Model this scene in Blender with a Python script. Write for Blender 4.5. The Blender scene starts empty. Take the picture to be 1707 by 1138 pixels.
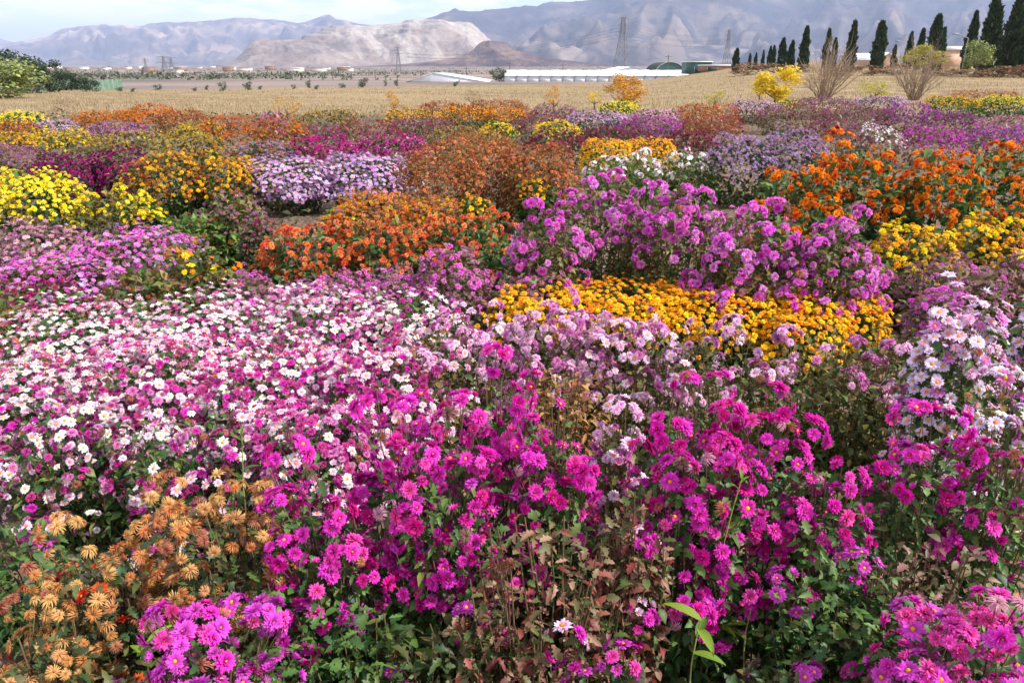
import bpy, math, numpy as np
from mathutils import Matrix, Vector

C = bpy.context.scene.collection
scene = bpy.context.scene
RAD = math.radians

# ---------------------------------------------------------------- camera, sky, sun, exposure
CAM_H, PITCH, FPX = 1.5, RAD(20.5), 1233.0
cam_data = bpy.data.cameras.new('camera')
cam_data.sensor_width = 36.0
cam_data.lens = FPX / 1707.0 * 36.0
cam_data.clip_start, cam_data.clip_end = 0.05, 60000.0
camera = bpy.data.objects.new('camera', cam_data)
camera.location = (0, 0, CAM_H)
camera.rotation_euler = (math.pi / 2 - PITCH, 0, 0)
C.objects.link(camera)
scene.camera = camera

SUN_EL, SUN_AZ = RAD(45), RAD(108)        # azimuth clockwise from +Y (the view direction)
sun_dir = Vector((math.sin(SUN_AZ) * math.cos(SUN_EL), math.cos(SUN_AZ) * math.cos(SUN_EL), math.sin(SUN_EL)))
sun_data = bpy.data.lights.new('sun', 'SUN')
sun_data.energy, sun_data.angle, sun_data.color = 4.6, RAD(0.55), (1.0, 0.955, 0.89)
sun = bpy.data.objects.new('sun', sun_data)
sun.rotation_euler = sun_dir.to_track_quat('Z', 'Y').to_euler()
sun.location = (0, 0, 30)
C.objects.link(sun)

world = bpy.data.worlds.new('World')
scene.world = world
world.use_nodes = True
wn, wl = world.node_tree.nodes, world.node_tree.links
wn.clear()
w_out = wn.new('ShaderNodeOutputWorld')
w_bg = wn.new('ShaderNodeBackground')
w_bg.inputs['Strength'].default_value = 0.14
w_sky = wn.new('ShaderNodeTexSky')
w_sky.sky_type = 'NISHITA'
w_sky.sun_disc = False
w_sky.sun_elevation, w_sky.sun_rotation = SUN_EL, SUN_AZ
w_sky.altitude, w_sky.air_density, w_sky.dust_density, w_sky.ozone_density = 1600, 1.0, 1.2, 1.0
# thin streaky high cloud all over the sky
w_tc = wn.new('ShaderNodeTexCoord')
w_map = wn.new('ShaderNodeMapping')
w_map.inputs['Scale'].default_value = (5.0, 5.0, 26.0)
w_noise = wn.new('ShaderNodeTexNoise')
w_noise.inputs['Scale'].default_value = 2.6
w_noise.inputs['Detail'].default_value = 7
w_noise.inputs['Roughness'].default_value = 0.58
w_ramp = wn.new('ShaderNodeValToRGB')
w_ramp.color_ramp.elements[0].position, w_ramp.color_ramp.elements[1].position = 0.42, 0.55
w_ramp.color_ramp.elements[0].color = (0.25,) * 3 + (1,)
w_ramp.color_ramp.elements[1].color = (1.0,) * 3 + (1,)
w_mix = wn.new('ShaderNodeMixRGB')
w_mix.inputs['Color2'].default_value = (7.4, 7.4, 7.6, 1)
wl.new(w_tc.outputs['Generated'], w_map.inputs['Vector'])
wl.new(w_map.outputs[0], w_noise.inputs['Vector'])
wl.new(w_noise.outputs['Fac'], w_ramp.inputs[0])
wl.new(w_ramp.outputs[0], w_mix.inputs['Fac'])
wl.new(w_sky.outputs[0], w_mix.inputs['Color1'])
wl.new(w_mix.outputs[0], w_bg.inputs['Color'])
wl.new(w_bg.outputs[0], w_out.inputs['Surface'])

scene.render.engine = 'CYCLES'
scene.view_settings.view_transform = 'Standard'
scene.view_settings.look = 'None'
scene.view_settings.exposure = 0.62
scene.view_settings.gamma = 1.0
scene.view_settings.use_curve_mapping = False
scene.cycles.use_denoising = True
scene.cycles.max_bounces = 6
scene.cycles.diffuse_bounces = 3
scene.cycles.transmission_bounces = 4
scene.cycles.volume_bounces = 0

# ---------------------------------------------------------------- helpers: tags, meshes, camera geometry, noise
def tag(o, label=None, cat=None, group=None, kind=None):
    if label: o['label'] = label
    if cat: o['category'] = cat
    if group: o['group'] = group
    if kind: o['kind'] = kind
    return o

def empty(name, loc, label=None, cat=None, group=None, rz=0.0):
    o = bpy.data.objects.new(name, None)
    o.location = loc
    o.rotation_euler = (0, 0, rz)
    o.empty_display_size = 0.1
    C.objects.link(o)
    return tag(o, label, cat, group)

def link(name, me, parent=None, kind=None):
    o = bpy.data.objects.new(name, me)
    C.objects.link(o)
    if parent is not None: o.parent = parent
    if kind: o['kind'] = kind
    return o

def mk(name, V, F, mats, mi=None, t=None, smooth=False):
    """one mesh from a vertex array and a face array (or a list of face arrays)"""
    V = np.asarray(V, np.float32)
    Fs = [np.asarray(f, np.int32) for f in (F if isinstance(F, list) else [F])]
    Fs = [f for f in Fs if len(f)]
    me = bpy.data.meshes.new(name)
    me.vertices.add(len(V))
    me.vertices.foreach_set('co', V.ravel())
    idx = np.concatenate([f.ravel() for f in Fs])
    cnt = np.concatenate([np.full(len(f), f.shape[1], np.int32) for f in Fs])
    st = np.concatenate([[0], np.cumsum(cnt)[:-1]]).astype(np.int32)
    me.loops.add(len(idx))
    me.loops.foreach_set('vertex_index', idx)
    me.polygons.add(len(cnt))
    me.polygons.foreach_set('loop_start', st)
    if mi is not None: me.polygons.foreach_set('material_index', np.asarray(mi, np.int32))
    if smooth: me.polygons.foreach_set('use_smooth', np.ones(len(cnt), bool))
    for m in (mats if isinstance(mats, (list, tuple)) else [mats]): me.materials.append(m)
    if t is not None:
        a = me.attributes.new('t', 'FLOAT', 'POINT')
        a.data.foreach_set('value', np.asarray(t, np.float32))
    me.update(calc_edges=True)
    return me

CP, SP = math.cos(PITCH), math.sin(PITCH)
def ray(px, py):
    a, b = (px - 853.5) / FPX, (569.0 - py) / FPX
    return np.array([a, CP + b * SP, -SP + b * CP])
def hit_z(px, py, z):                     # point of a pixel's ray on the level z
    r = ray(px, py)
    k = (z - CAM_H) / r[2]
    return np.array([0, 0, CAM_H]) + r * k
def at_y(px, py, Y):                      # point of a pixel's ray at the distance Y
    r = ray(px, py)
    return np.array([0, 0, CAM_H]) + r * (Y / r[1])

def sstep(a, b, x):
    x = np.clip((x - a) / (b - a), 0, 1)
    return x * x * (3 - 2 * x)

def hash2(ix, iy, s):
    n = (ix.astype(np.int64) * 374761393 + iy.astype(np.int64) * 668265263 + s * 1442695041) & 0xffffffff
    n = ((n ^ (n >> 13)) * 1274126177) & 0xffffffff
    return ((n ^ (n >> 16)) & 0xffff) / 65535.0
def vnoise(x, y, s=0):
    x, y = np.asarray(x, float), np.asarray(y, float)
    ix, iy = np.floor(x), np.floor(y)
    fx, fy = x - ix, y - iy
    ix, iy = ix.astype(np.int64), iy.astype(np.int64)
    fx, fy = fx * fx * (3 - 2 * fx), fy * fy * (3 - 2 * fy)
    a = hash2(ix, iy, s) * (1 - fx) + hash2(ix + 1, iy, s) * fx
    b = hash2(ix, iy + 1, s) * (1 - fx) + hash2(ix + 1, iy + 1, s) * fx
    return a * (1 - fy) + b * fy
def fbm(x, y, s=0, o=5, ridged=False):
    v, a, tot = 0.0, 1.0, 0.0
    for k in range(o):
        n = vnoise(np.asarray(x) * 2 ** k, np.asarray(y) * 2 ** k, s + 17 * k)
        if ridged: n = 1 - np.abs(2 * n - 1)
        v = v + n * a
        tot += a
        a *= 0.5
    return v / tot

def gz(x, y):                             # height of the ground
    x, y = np.asarray(x, float), np.asarray(y, float)
    s = np.clip(y - 25, 0, None)
    base = -6 * (1 - np.exp(-s * 0.018 / 6))
    u = x / np.maximum(y, 1.0)
    rise = sstep(0.12, 0.36, u) * 0.030 * np.clip(s, 0, 130) * (1 - sstep(200, 420, y))
    return base + rise + 0.03 * np.sin(x * 0.9 + y * 0.7) * sstep(24, 40, y)
def ground_pt(px, Y):
    z = 0.0
    for _ in range(3):
        dep = Y * CP + (CAM_H - z) * SP
        x = (px - 853.5) / FPX * dep
        z = float(gz(x, Y))
    return x, Y, z

def ground_at(px, py):                    # the ground point seen at a pixel
    Ys = np.geomspace(2, 900, 1500)
    dep = Ys * CP + CAM_H * SP
    zz = gz((px - 853.5) / FPX * dep, Ys)
    yy = 569 - FPX * ((Ys * SP + (zz - CAM_H) * CP) / (Ys * CP - (zz - CAM_H) * SP))
    return ground_pt(px, float(Ys[np.argmax(yy < py)]))

# ---------------------------------------------------------------- materials
def lin(c):
    return tuple(((v / 255.0) / 12.92 if v / 255.0 <= 0.04045 else ((v / 255.0 + 0.055) / 1.055) ** 2.4) for v in c)
def rgba(c): return (c[0], c[1], c[2], 1.0)

def base_mat(name):
    m = bpy.data.materials.new(name)
    m.use_nodes = True
    n, l = m.node_tree.nodes, m.node_tree.links
    return m, n, l, n['Principled BSDF'], n['Material Output']

def rand_value(n, l):
    """one random number per piece: by object, and by island inside joined meshes"""
    oi, ge = n.new('ShaderNodeObjectInfo'), n.new('ShaderNodeNewGeometry')
    ad = n.new('ShaderNodeMath'); ad.operation = 'ADD'
    fr = n.new('ShaderNodeMath'); fr.operation = 'FRACT'
    l.new(oi.outputs['Random'], ad.inputs[0]); l.new(ge.outputs['Random Per Island'], ad.inputs[1])
    l.new(ad.outputs[0], fr.inputs[0])
    return fr.outputs[0], oi.outputs['Random']

def thin(m, n, l, bsdf, out, col, tr):
    """petals and leaves let some light through"""
    t = n.new('ShaderNodeBsdfTranslucent'); mx = n.new('ShaderNodeMixShader')
    mx.inputs[0].default_value = tr
    l.new(col, bsdf.inputs['Base Color']); l.new(col, t.inputs['Color'])
    l.new(bsdf.outputs[0], mx.inputs[1]); l.new(t.outputs[0], mx.inputs[2])
    l.new(mx.outputs[0], out.inputs['Surface'])

def maprange(n, l, src, a, b):
    mr = n.new('ShaderNodeMapRange')
    mr.inputs['To Min'].default_value, mr.inputs['To Max'].default_value = a, b
    l.new(src, mr.inputs['Value'])
    return mr.outputs[0]

def petal_mat(name, c0, c1, hue=0.015, val=(0.78, 1.22), tr=0.42):
    m, n, l, b, out = base_mat(name)
    b.inputs['Roughness'].default_value = 0.65
    b.inputs['Specular IOR Level'].default_value = 0.2
    at = n.new('ShaderNodeAttribute'); at.attribute_name = 't'
    mx = n.new('ShaderNodeMixRGB')
    mx.inputs['Color1'].default_value, mx.inputs['Color2'].default_value = rgba(lin(c0)), rgba(lin(c1))
    l.new(at.outputs['Fac'], mx.inputs['Fac'])
    r, ro = rand_value(n, l)
    hs = n.new('ShaderNodeHueSaturation')
    l.new(maprange(n, l, ro, 0.5 - hue, 0.5 + hue), hs.inputs['Hue'])
    l.new(maprange(n, l, r, val[0], val[1]), hs.inputs['Value'])
    l.new(mx.outputs[0], hs.inputs['Color'])
    thin(m, n, l, b, out, hs.outputs[0], tr)
    return m

def leaf_mat(name, cols, tr=0.28, rough=0.5):
    m, n, l, b, out = base_mat(name)
    b.inputs['Roughness'].default_value = rough
    b.inputs['Specular IOR Level'].default_value = 0.35
    r, ro = rand_value(n, l)
    cr = n.new('ShaderNodeValToRGB')
    el = cr.color_ramp.elements
    while len(el) < len(cols): el.new(0.5)
    for i, c in enumerate(cols):
        el[i].position = i / (len(cols) - 1); el[i].color = rgba(lin(c))
    l.new(r, cr.inputs[0])
    no = n.new('ShaderNodeTexNoise'); no.inputs['Scale'].default_value = 55.0
    tc = n.new('ShaderNodeTexCoord'); l.new(tc.outputs['Object'], no.inputs['Vector'])
    hs = n.new('ShaderNodeHueSaturation')
    l.new(maprange(n, l, no.outputs['Fac'], 0.65, 1.35), hs.inputs['Value'])
    l.new(cr.outputs[0], hs.inputs['Color'])
    thin(m, n, l, b, out, hs.outputs[0], tr)
    return m

def flat_mat(name, c, c2=None, scale=4.0, rough=0.75, metal=0.0, bump=0.0, detail=6, coord='Object', lo=0.35, hi=0.65):
    m, n, l, b, out = base_mat(name)
    b.inputs['Roughness'].default_value = rough
    b.inputs['Metallic'].default_value = metal
    b.inputs['Specular IOR Level'].default_value = 0.3
    no = n.new('ShaderNodeTexNoise'); no.inputs['Scale'].default_value = scale; no.inputs['Detail'].default_value = detail
    tc = n.new('ShaderNodeTexCoord'); l.new(tc.outputs[coord], no.inputs['Vector'])
    cr = n.new('ShaderNodeValToRGB')
    cr.color_ramp.elements[0].position, cr.color_ramp.elements[1].position = lo, hi
    cr.color_ramp.elements[0].color = rgba(lin(c)); cr.color_ramp.elements[1].color = rgba(lin(c2 or c))
    l.new(no.outputs['Fac'], cr.inputs[0]); l.new(cr.outputs[0], b.inputs['Base Color'])
    if bump:
        bp = n.new('ShaderNodeBump'); bp.inputs['Strength'].default_value = bump
        l.new(no.outputs['Fac'], bp.inputs['Height']); l.new(bp.outputs[0], b.inputs['Normal'])
    return m

# ---------------------------------------------------------------- haze: one closed box round the whole scene
HZ = 20000.0
hv = np.array([(x, y, z) for x in (-HZ, HZ) for y in (-120.0, 21000.0) for z in (-9.0, 790.0)])
hf = [(0, 1, 3, 2), (4, 6, 7, 5), (0, 4, 5, 1), (2, 3, 7, 6), (0, 2, 6, 4), (1, 5, 7, 3)]
hm = bpy.data.materials.new('haze_air')
hm.use_nodes = True
hn = hm.node_tree.nodes; hn.clear()
ho, hp = hn.new('ShaderNodeOutputMaterial'), hn.new('ShaderNodeVolumePrincipled')
hp.inputs['Color'].default_value = (0.58, 0.69, 1.0, 1)
hp.inputs['Density'].default_value = 8.5e-5
hp.inputs['Anisotropy'].default_value = 0.0
hm.node_tree.links.new(hp.outputs[0], ho.inputs['Volume'])
haze = link('haze', mk('haze', hv, np.array(hf), hm))
tag(haze, 'pale blue haze over the plain and hills', 'haze', kind='stuff')

# ---------------------------------------------------------------- the ground: garden soil, dry field, plain
def ground_mat(name, cols, scales, bump, rough=0.95):
    m, n, l, b, out = base_mat(name)
    b.inputs['Roughness'].default_value = rough
    b.inputs['Specular IOR Level'].default_value = 0.1
    tc = n.new('ShaderNodeTexCoord')
    prev = None
    for i, (c, s) in enumerate(zip(cols[1:], scales)):
        no = n.new('ShaderNodeTexNoise'); no.inputs['Scale'].default_value = s; no.inputs['Detail'].default_value = 8
        l.new(tc.outputs['Object'], no.inputs['Vector'])
        cr = n.new('ShaderNodeValToRGB')
        cr.color_ramp.elements[0].position, cr.color_ramp.elements[1].position = 0.42, 0.62
        l.new(no.outputs['Fac'], cr.inputs[0])
        mx = n.new('ShaderNodeMixRGB')
        l.new(cr.outputs[0], mx.inputs['Fac'])
        if prev is None: mx.inputs['Color1'].default_value = rgba(lin(cols[0]))
        else: l.new(prev, mx.inputs['Color1'])
        mx.inputs['Color2'].default_value = rgba(lin(c))
        prev = mx.outputs[0]
    l.new(prev, b.inputs['Base Color'])
    bp = n.new('ShaderNodeBump'); bp.inputs['Strength'].default_value = bump; bp.inputs['Distance'].default_value = 0.05
    l.new(no.outputs['Fac'], bp.inputs['Height']); l.new(bp.outputs[0], b.inputs['Normal'])
    return m
M_soil = ground_mat('soil', [(100, 82, 70), (76, 62, 52), (128, 108, 94)], [1.5, 22.0], 0.8)
M_field = ground_mat('dry_grass_ground', [(142, 122, 92), (116, 98, 72), (154, 134, 104), (126, 108, 80)], [0.06, 0.5, 3.0], 0.6)
M_plain = ground_mat('plain_ground', [(134, 118, 112), (112, 100, 98), (156, 136, 122), (96, 90, 84)], [0.0008, 0.003, 0.012], 0.2)

def xs_for():
    a = np.sinh(np.linspace(-1, 1, 141) * 7.5) / np.sinh(7.5)
    return a * 17500.0
def ground_strip(name, mat, ys):
    xs = xs_for()
    X, Y = np.meshgrid(xs, np.asarray(ys, float))
    w = np.clip((Y - 60) / 70, 0, 1) * (1 - sstep(300, 1500, Y))          # the far edge of the field runs a little askew
    Yw = Y + w * np.clip(X * 1.4, -55, 42)
    Z = gz(X, Yw)
    V = np.stack([X, Yw, Z], -1).reshape(-1, 3)
    nx, ny = len(xs), len(ys)
    i = (np.arange(ny - 1)[:, None] * nx + np.arange(nx - 1)).ravel()
    F = np.stack([i, i + 1, i + nx + 1, i + nx], -1)
    return tag(link(name, mk(name, V, F, mat, smooth=True)), kind='structure')
ground_strip('garden_soil', M_soil, np.concatenate([[-100, -60, -30, -10], np.linspace(-4, 24.5, 30)]))
ground_strip('dry_field', M_field, np.concatenate([np.linspace(24.5, 60, 24), np.linspace(62, 130, 36)]))
ground_strip('plain', M_plain, np.geomspace(130, 20500, 60))

# ---------------------------------------------------------------- the hills and the mountain ranges
def rock_mat(name, cols, scale, hi=None, hi_z=None, streak=None):
    m, n, l, b, out = base_mat(name)
    b.inputs['Roughness'].default_value = 0.95
    b.inputs['Specular IOR Level'].default_value = 0.05
    tc = n.new('ShaderNodeTexCoord')
    mp = n.new('ShaderNodeMapping'); mp.inputs['Scale'].default_value = (1.0, 0.5, 2.2)
    l.new(tc.outputs['Object'], mp.inputs['Vector'])
    no = n.new('ShaderNodeTexNoise'); no.inputs['Scale'].default_value = scale; no.inputs['Detail'].default_value = 9
    no.inputs['Roughness'].default_value = 0.72
    l.new(mp.outputs[0], no.inputs['Vector'])
    cr = n.new('ShaderNodeValToRGB')
    el = cr.color_ramp.elements
    while len(el) < len(cols): el.new(0.5)
    for i, c in enumerate(cols):
        el[i].position = 0.41 + 0.18 * i / (len(cols) - 1); el[i].color = rgba(lin(c))
    l.new(no.outputs['Fac'], cr.inputs[0])
    col = cr.outputs[0]
    if hi is not None:                      # bare paler rock where the hill has been cut
        at = n.new('ShaderNodeAttribute'); at.attribute_name = 't'
        mx = n.new('ShaderNodeMixRGB'); mx.inputs['Color2'].default_value = rgba(lin(hi))
        no2 = n.new('ShaderNodeTexNoise'); no2.inputs['Scale'].default_value = scale * 6; no2.inputs['Detail'].default_value = 6
        l.new(mp.outputs[0], no2.inputs['Vector'])
        mu = n.new('ShaderNodeMath'); mu.operation = 'MULTIPLY'
        l.new(at.outputs['Fac'], mu.inputs[0])
        l.new(maprange(n, l, no2.outputs['Fac'], 0.1, 1.9), mu.inputs[1])
        l.new(mu.outputs[0], mx.inputs['Fac']); l.new(col, mx.inputs['Color1'])
        col = mx.outputs[0]
    l.new(col, b.inputs['Base Color'])
    bp = n.new('ShaderNodeBump'); bp.inputs['Strength'].default_value = 0.8; bp.inputs['Distance'].default_value = 60.0
    l.new(no.outputs['Fac'], bp.inputs['Height']); l.new(bp.outputs[0], b.inputs['Normal'])
    return m

def hill(name, D, skyline, depth, mat, seed, rough=0.22, gully=900.0, step=4.0, rows=56, shape=1.5, tfun=None, back=0.6, crest_n=0.02, steps=0.0):
    sk = np.array(skyline, float)
    px = np.arange(sk[0, 0], sk[-1, 0] + step, step)
    py = np.interp(px, sk[:, 0], sk[:, 1])
    P = np.array([at_y(a, b, D) for a, b in zip(px, py)])
    X, H = P[:, 0], P[:, 2] + 7.0
    H = np.maximum(H, 0)
    H = H * (1 + crest_n * (fbm(X / 110.0, X * 0, seed + 5, 5) - 0.5) * 2)
    v = np.concatenate([np.linspace(0, 1, rows), 1 + np.linspace(0.05, 1, rows // 4) * back])
    Xg, Vg = np.meshgrid(X, v)
    Hg = np.broadcast_to(H, Xg.shape)
    Yg = D - depth * (1 - Vg)
    s = np.where(Vg <= 1, Vg ** shape, np.clip(1 - ((Vg - 1) / back) ** 1.3, 0, 1))
    n1 = fbm(Xg / gully + 0.35 * fbm(Xg / gully, Yg / gully, seed + 9, 3), Yg / (gully * 2.4), seed, 6, True)
    n2 = fbm(Xg / (gully * 0.3), Yg / (gully * 0.5), seed + 3, 5)
    env = np.where(Vg <= 1, 4 * Vg * (1 - Vg), 0.0)
    env = np.sqrt(np.clip(env, 0, 1))
    Z = Hg * s + Hg * env * rough * ((n1 - 0.62) * 2.6 + (n2 - 0.5) * 0.9)
    Z = np.minimum(Z, Hg)
    if steps:                                                    # quarry benches cut into the upper slope
        st = steps * (0.8 + 0.4 * vnoise(Xg / 240.0, Yg / 240.0, seed + 40))
        q = np.floor(Z / st) * st + st * sstep(0.62, 1.0, Z / st - np.floor(Z / st))
        k = sstep(0.58, 0.72, Z / np.maximum(Hg, 1)) * (0.35 + 0.65 * sstep(.4, .6, vnoise(Xg / 130.0, Yg / 90.0, seed + 41)))
        Z = Z * (1 - k) + q * k
    Z = np.maximum(Z, 0) - 7.0
    # far points spread sideways with the distance
    Xo = Xg * (Yg / D)
    V = np.stack([Xo, Yg, Z], -1).reshape(-1, 3)
    nx = len(X); ny = len(v)
    i = (np.arange(ny - 1)[:, None] * nx + np.arange(nx - 1)).ravel()
    F = np.stack([i, i + 1, i + nx + 1, i + nx], -1)
    t = None
    if tfun is not None:
        t = tfun(np.broadcast_to(px, Xg.shape), Vg, s, n1, n2).ravel()
    return tag(link(name, mk(name, V, F, mat, t=t, smooth=True)), kind='structure')

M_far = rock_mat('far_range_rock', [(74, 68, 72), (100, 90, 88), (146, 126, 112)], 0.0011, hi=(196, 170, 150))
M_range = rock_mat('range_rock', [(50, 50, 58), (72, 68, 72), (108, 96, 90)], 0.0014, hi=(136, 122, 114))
M_mound = rock_mat('mound_rock', [(70, 60, 64), (100, 82, 78), (128, 106, 96)], 0.006)
M_quarry = rock_mat('quarry_rock', [(116, 102, 98), (134, 118, 110), (152, 136, 126)], 0.004, hi=(184, 174, 164))

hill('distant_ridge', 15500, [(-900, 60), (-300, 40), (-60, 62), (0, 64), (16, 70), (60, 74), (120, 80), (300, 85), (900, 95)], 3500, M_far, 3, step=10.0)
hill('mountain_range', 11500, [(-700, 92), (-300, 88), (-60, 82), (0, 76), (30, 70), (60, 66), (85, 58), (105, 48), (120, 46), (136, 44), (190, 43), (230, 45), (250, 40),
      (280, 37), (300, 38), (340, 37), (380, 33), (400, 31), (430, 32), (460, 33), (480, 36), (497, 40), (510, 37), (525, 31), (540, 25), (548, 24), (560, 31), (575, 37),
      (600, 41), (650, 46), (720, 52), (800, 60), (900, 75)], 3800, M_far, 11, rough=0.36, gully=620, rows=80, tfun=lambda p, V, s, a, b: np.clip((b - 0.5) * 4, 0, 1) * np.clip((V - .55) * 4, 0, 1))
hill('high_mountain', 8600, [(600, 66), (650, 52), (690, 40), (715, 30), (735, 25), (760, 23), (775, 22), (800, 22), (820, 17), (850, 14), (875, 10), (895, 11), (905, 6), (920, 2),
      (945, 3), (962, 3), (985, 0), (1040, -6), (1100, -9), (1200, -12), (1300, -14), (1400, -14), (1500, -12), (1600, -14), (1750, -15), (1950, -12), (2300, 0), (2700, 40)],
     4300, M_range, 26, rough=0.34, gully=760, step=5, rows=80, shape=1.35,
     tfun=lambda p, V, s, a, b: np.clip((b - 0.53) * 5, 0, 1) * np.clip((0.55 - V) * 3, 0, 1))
hill('foothill_ridge', 5600, [(780, 104), (860, 96), (930, 90), (985, 74), (1000, 70), (1030, 66), (1060, 64), (1100, 70), (1150, 74), (1230, 78), (1320, 80), (1400, 84), (1500, 88),
      (1700, 86), (2000, 90), (2300, 104)], 900, M_range, 33, rough=0.12, gully=300, rows=44,
     tfun=lambda p, V, s, a, b: np.clip((b - 0.5) * 5, 0, 1))
def quarry_t(p, V, s, a, b):              # pale spoil running down the cut slope in soft streaks below benches of bare rock
    st = fbm(p / 26.0 + 2.2 * (V - .5), V * 1.3, 77, 4)
    bench = 0.5 + 0.5 * np.sin(V * 46 + 5 * fbm(p / 40.0, V * 4, 78, 3))
    upper = sstep(0.70, 0.84, V) * sstep(500, 530, p) * (0.35 + 0.45 * bench * fbm(p / 9.0, V * 30, 79, 3) * 2)
    streak = sstep(0.44, 0.66, st) * 0.75 * sstep(500, 560, p) * (1 - 0.3 * sstep(.75, .9, V))
    return np.clip(np.maximum(upper, streak), 0, 1)
hill('quarry_hill', 4600, [(460, 108), (480, 92), (495, 68), (502, 62), (510, 55), (530, 50), (545, 45), (562, 42), (600, 43), (622, 40), (640, 38), (665, 35), (680, 32), (690, 31), (700, 33), (720, 31),
      (740, 31), (765, 33), (780, 37), (790, 42), (800, 51), (815, 64), (830, 78), (850, 92), (880, 103), (910, 108)], 1000, M_quarry, 41, rough=0.10, gully=240, step=2, rows=120,
     shape=0.95, tfun=quarry_t, crest_n=0.055, steps=30.0)
hill('quarry_terrace', 3900, [(345, 112), (372, 106), (392, 100), (404, 88), (416, 72), (424, 67), (440, 66), (470, 67), (500, 66), (515, 70), (540, 78), (570, 88), (610, 98), (650, 106), (680, 111)], 420, M_quarry, 45, rough=0.10,
     gully=110, step=2, rows=50, shape=0.85, tfun=lambda p, V, s, a, b: 0.25 * sstep(0.5, 0.7, b))
hill('rocky_mound', 3300, [(560, 112), (640, 109), (700, 105), (745, 99), (770, 93), (788, 84), (797, 74), (804, 70), (815, 68), (832, 70), (846, 71), (852, 80), (866, 86), (890, 92), (930, 99), (980, 105), (1060, 110)],
     460, M_mound, 51, rough=0.28, gully=120, step=2, rows=50, shape=1.5)
hill('dark_knoll', 3000, [(330, 114), (350, 110), (362, 109), (380, 110), (405, 112), (420, 114)], 150, M_mound, 57, rough=0.2, gully=80, step=2, rows=30)
# ---------------------------------------------------------------- flower and leaf shapes
def merge(parts):
    """parts: (V, F triangles, material index, t); returns one set of arrays"""
    Vs, Fs, Ms, Ts, o = [], [], [], [], 0
    for V, F, m, t in parts:
        Vs.append(V); Fs.append(np.asarray(F) + o); Ms.append(np.full(len(F), m)); Ts.append(t); o += len(V)
    return np.concatenate(Vs), np.concatenate(Fs), np.concatenate(Ms), np.concatenate(Ts)

def petal(az, r0, L, w, e0, curl, seg, wid, h0=0.0, tw=0.0):
    d = L / seg
    r, z, e = r0, h0, e0
    pts = [(r, z)]
    for k in range(seg):
        r += d * math.cos(e); z += d * math.sin(e); e += curl / seg
        pts.append((r, z))
    V, T = [], []
    ca, sa = math.cos(az), math.sin(az)
    for k, (rr, zz) in enumerate(pts):
        hw = w * wid[k] / 2
        for s in ((-1, 1) if k < seg else (0,)):
            x, y = rr, s * hw
            V.append((ca * x - sa * y, sa * x + ca * y, zz + s * hw * tw)); T.append(k / seg)
    F = []
    for k in range(seg - 1):
        a = 2 * k
        F += [(a, a + 1, a + 3), (a, a + 3, a + 2)]
    a = 2 * (seg - 1)
    F.append((a, a + 1, a + 2))
    return np.array(V), np.array(F), np.array(T)

def dome(r, h, n, z0):
    V, F = [(0, 0, z0 + h)], []
    for k, (q, zz) in enumerate(((0.62, 0.78), (1.0, 0.0))):
        for i in range(n):
            a = 2 * math.pi * (i + 0.5 * k) / n
            V.append((q * r * math.cos(a), q * r * math.sin(a), z0 + h * zz))
    for i in range(n):
        j = (i + 1) % n
        F += [(0, 1 + i, 1 + j), (1 + i, 1 + n + i, 1 + j), (1 + j, 1 + n + i, 1 + n + j)]
    return np.array(V, float), np.array(F), np.full(len(V), 0.5)

def flower(rings, centre, seed, seg=3, wid=(0.5, 1.0, 0.9, 0.2)):
    g = np.random.default_rng(seed)
    parts = []
    for (n, r0, L, w, e0, curl) in rings:
        off = g.random() * 6.28
        for i in range(n):
            V, F, T = petal(off + 2 * math.pi * i / n + g.normal(0, 0.09), r0, L * g.uniform(0.85, 1.1), w * g.uniform(0.85, 1.1),
                            RAD(e0 + g.normal(0, 7)), RAD(curl + g.normal(0, 9)), seg, wid, g.uniform(-0.015, 0.015), g.normal(0, 0.15))
            parts.append((V, F, 0, T))
    if centre:
        V, F, T = dome(centre[0], centre[1], 8 if seg > 2 else 6, centre[2])
        parts.append((V, F, 1, T))
    return merge(parts)

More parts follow.
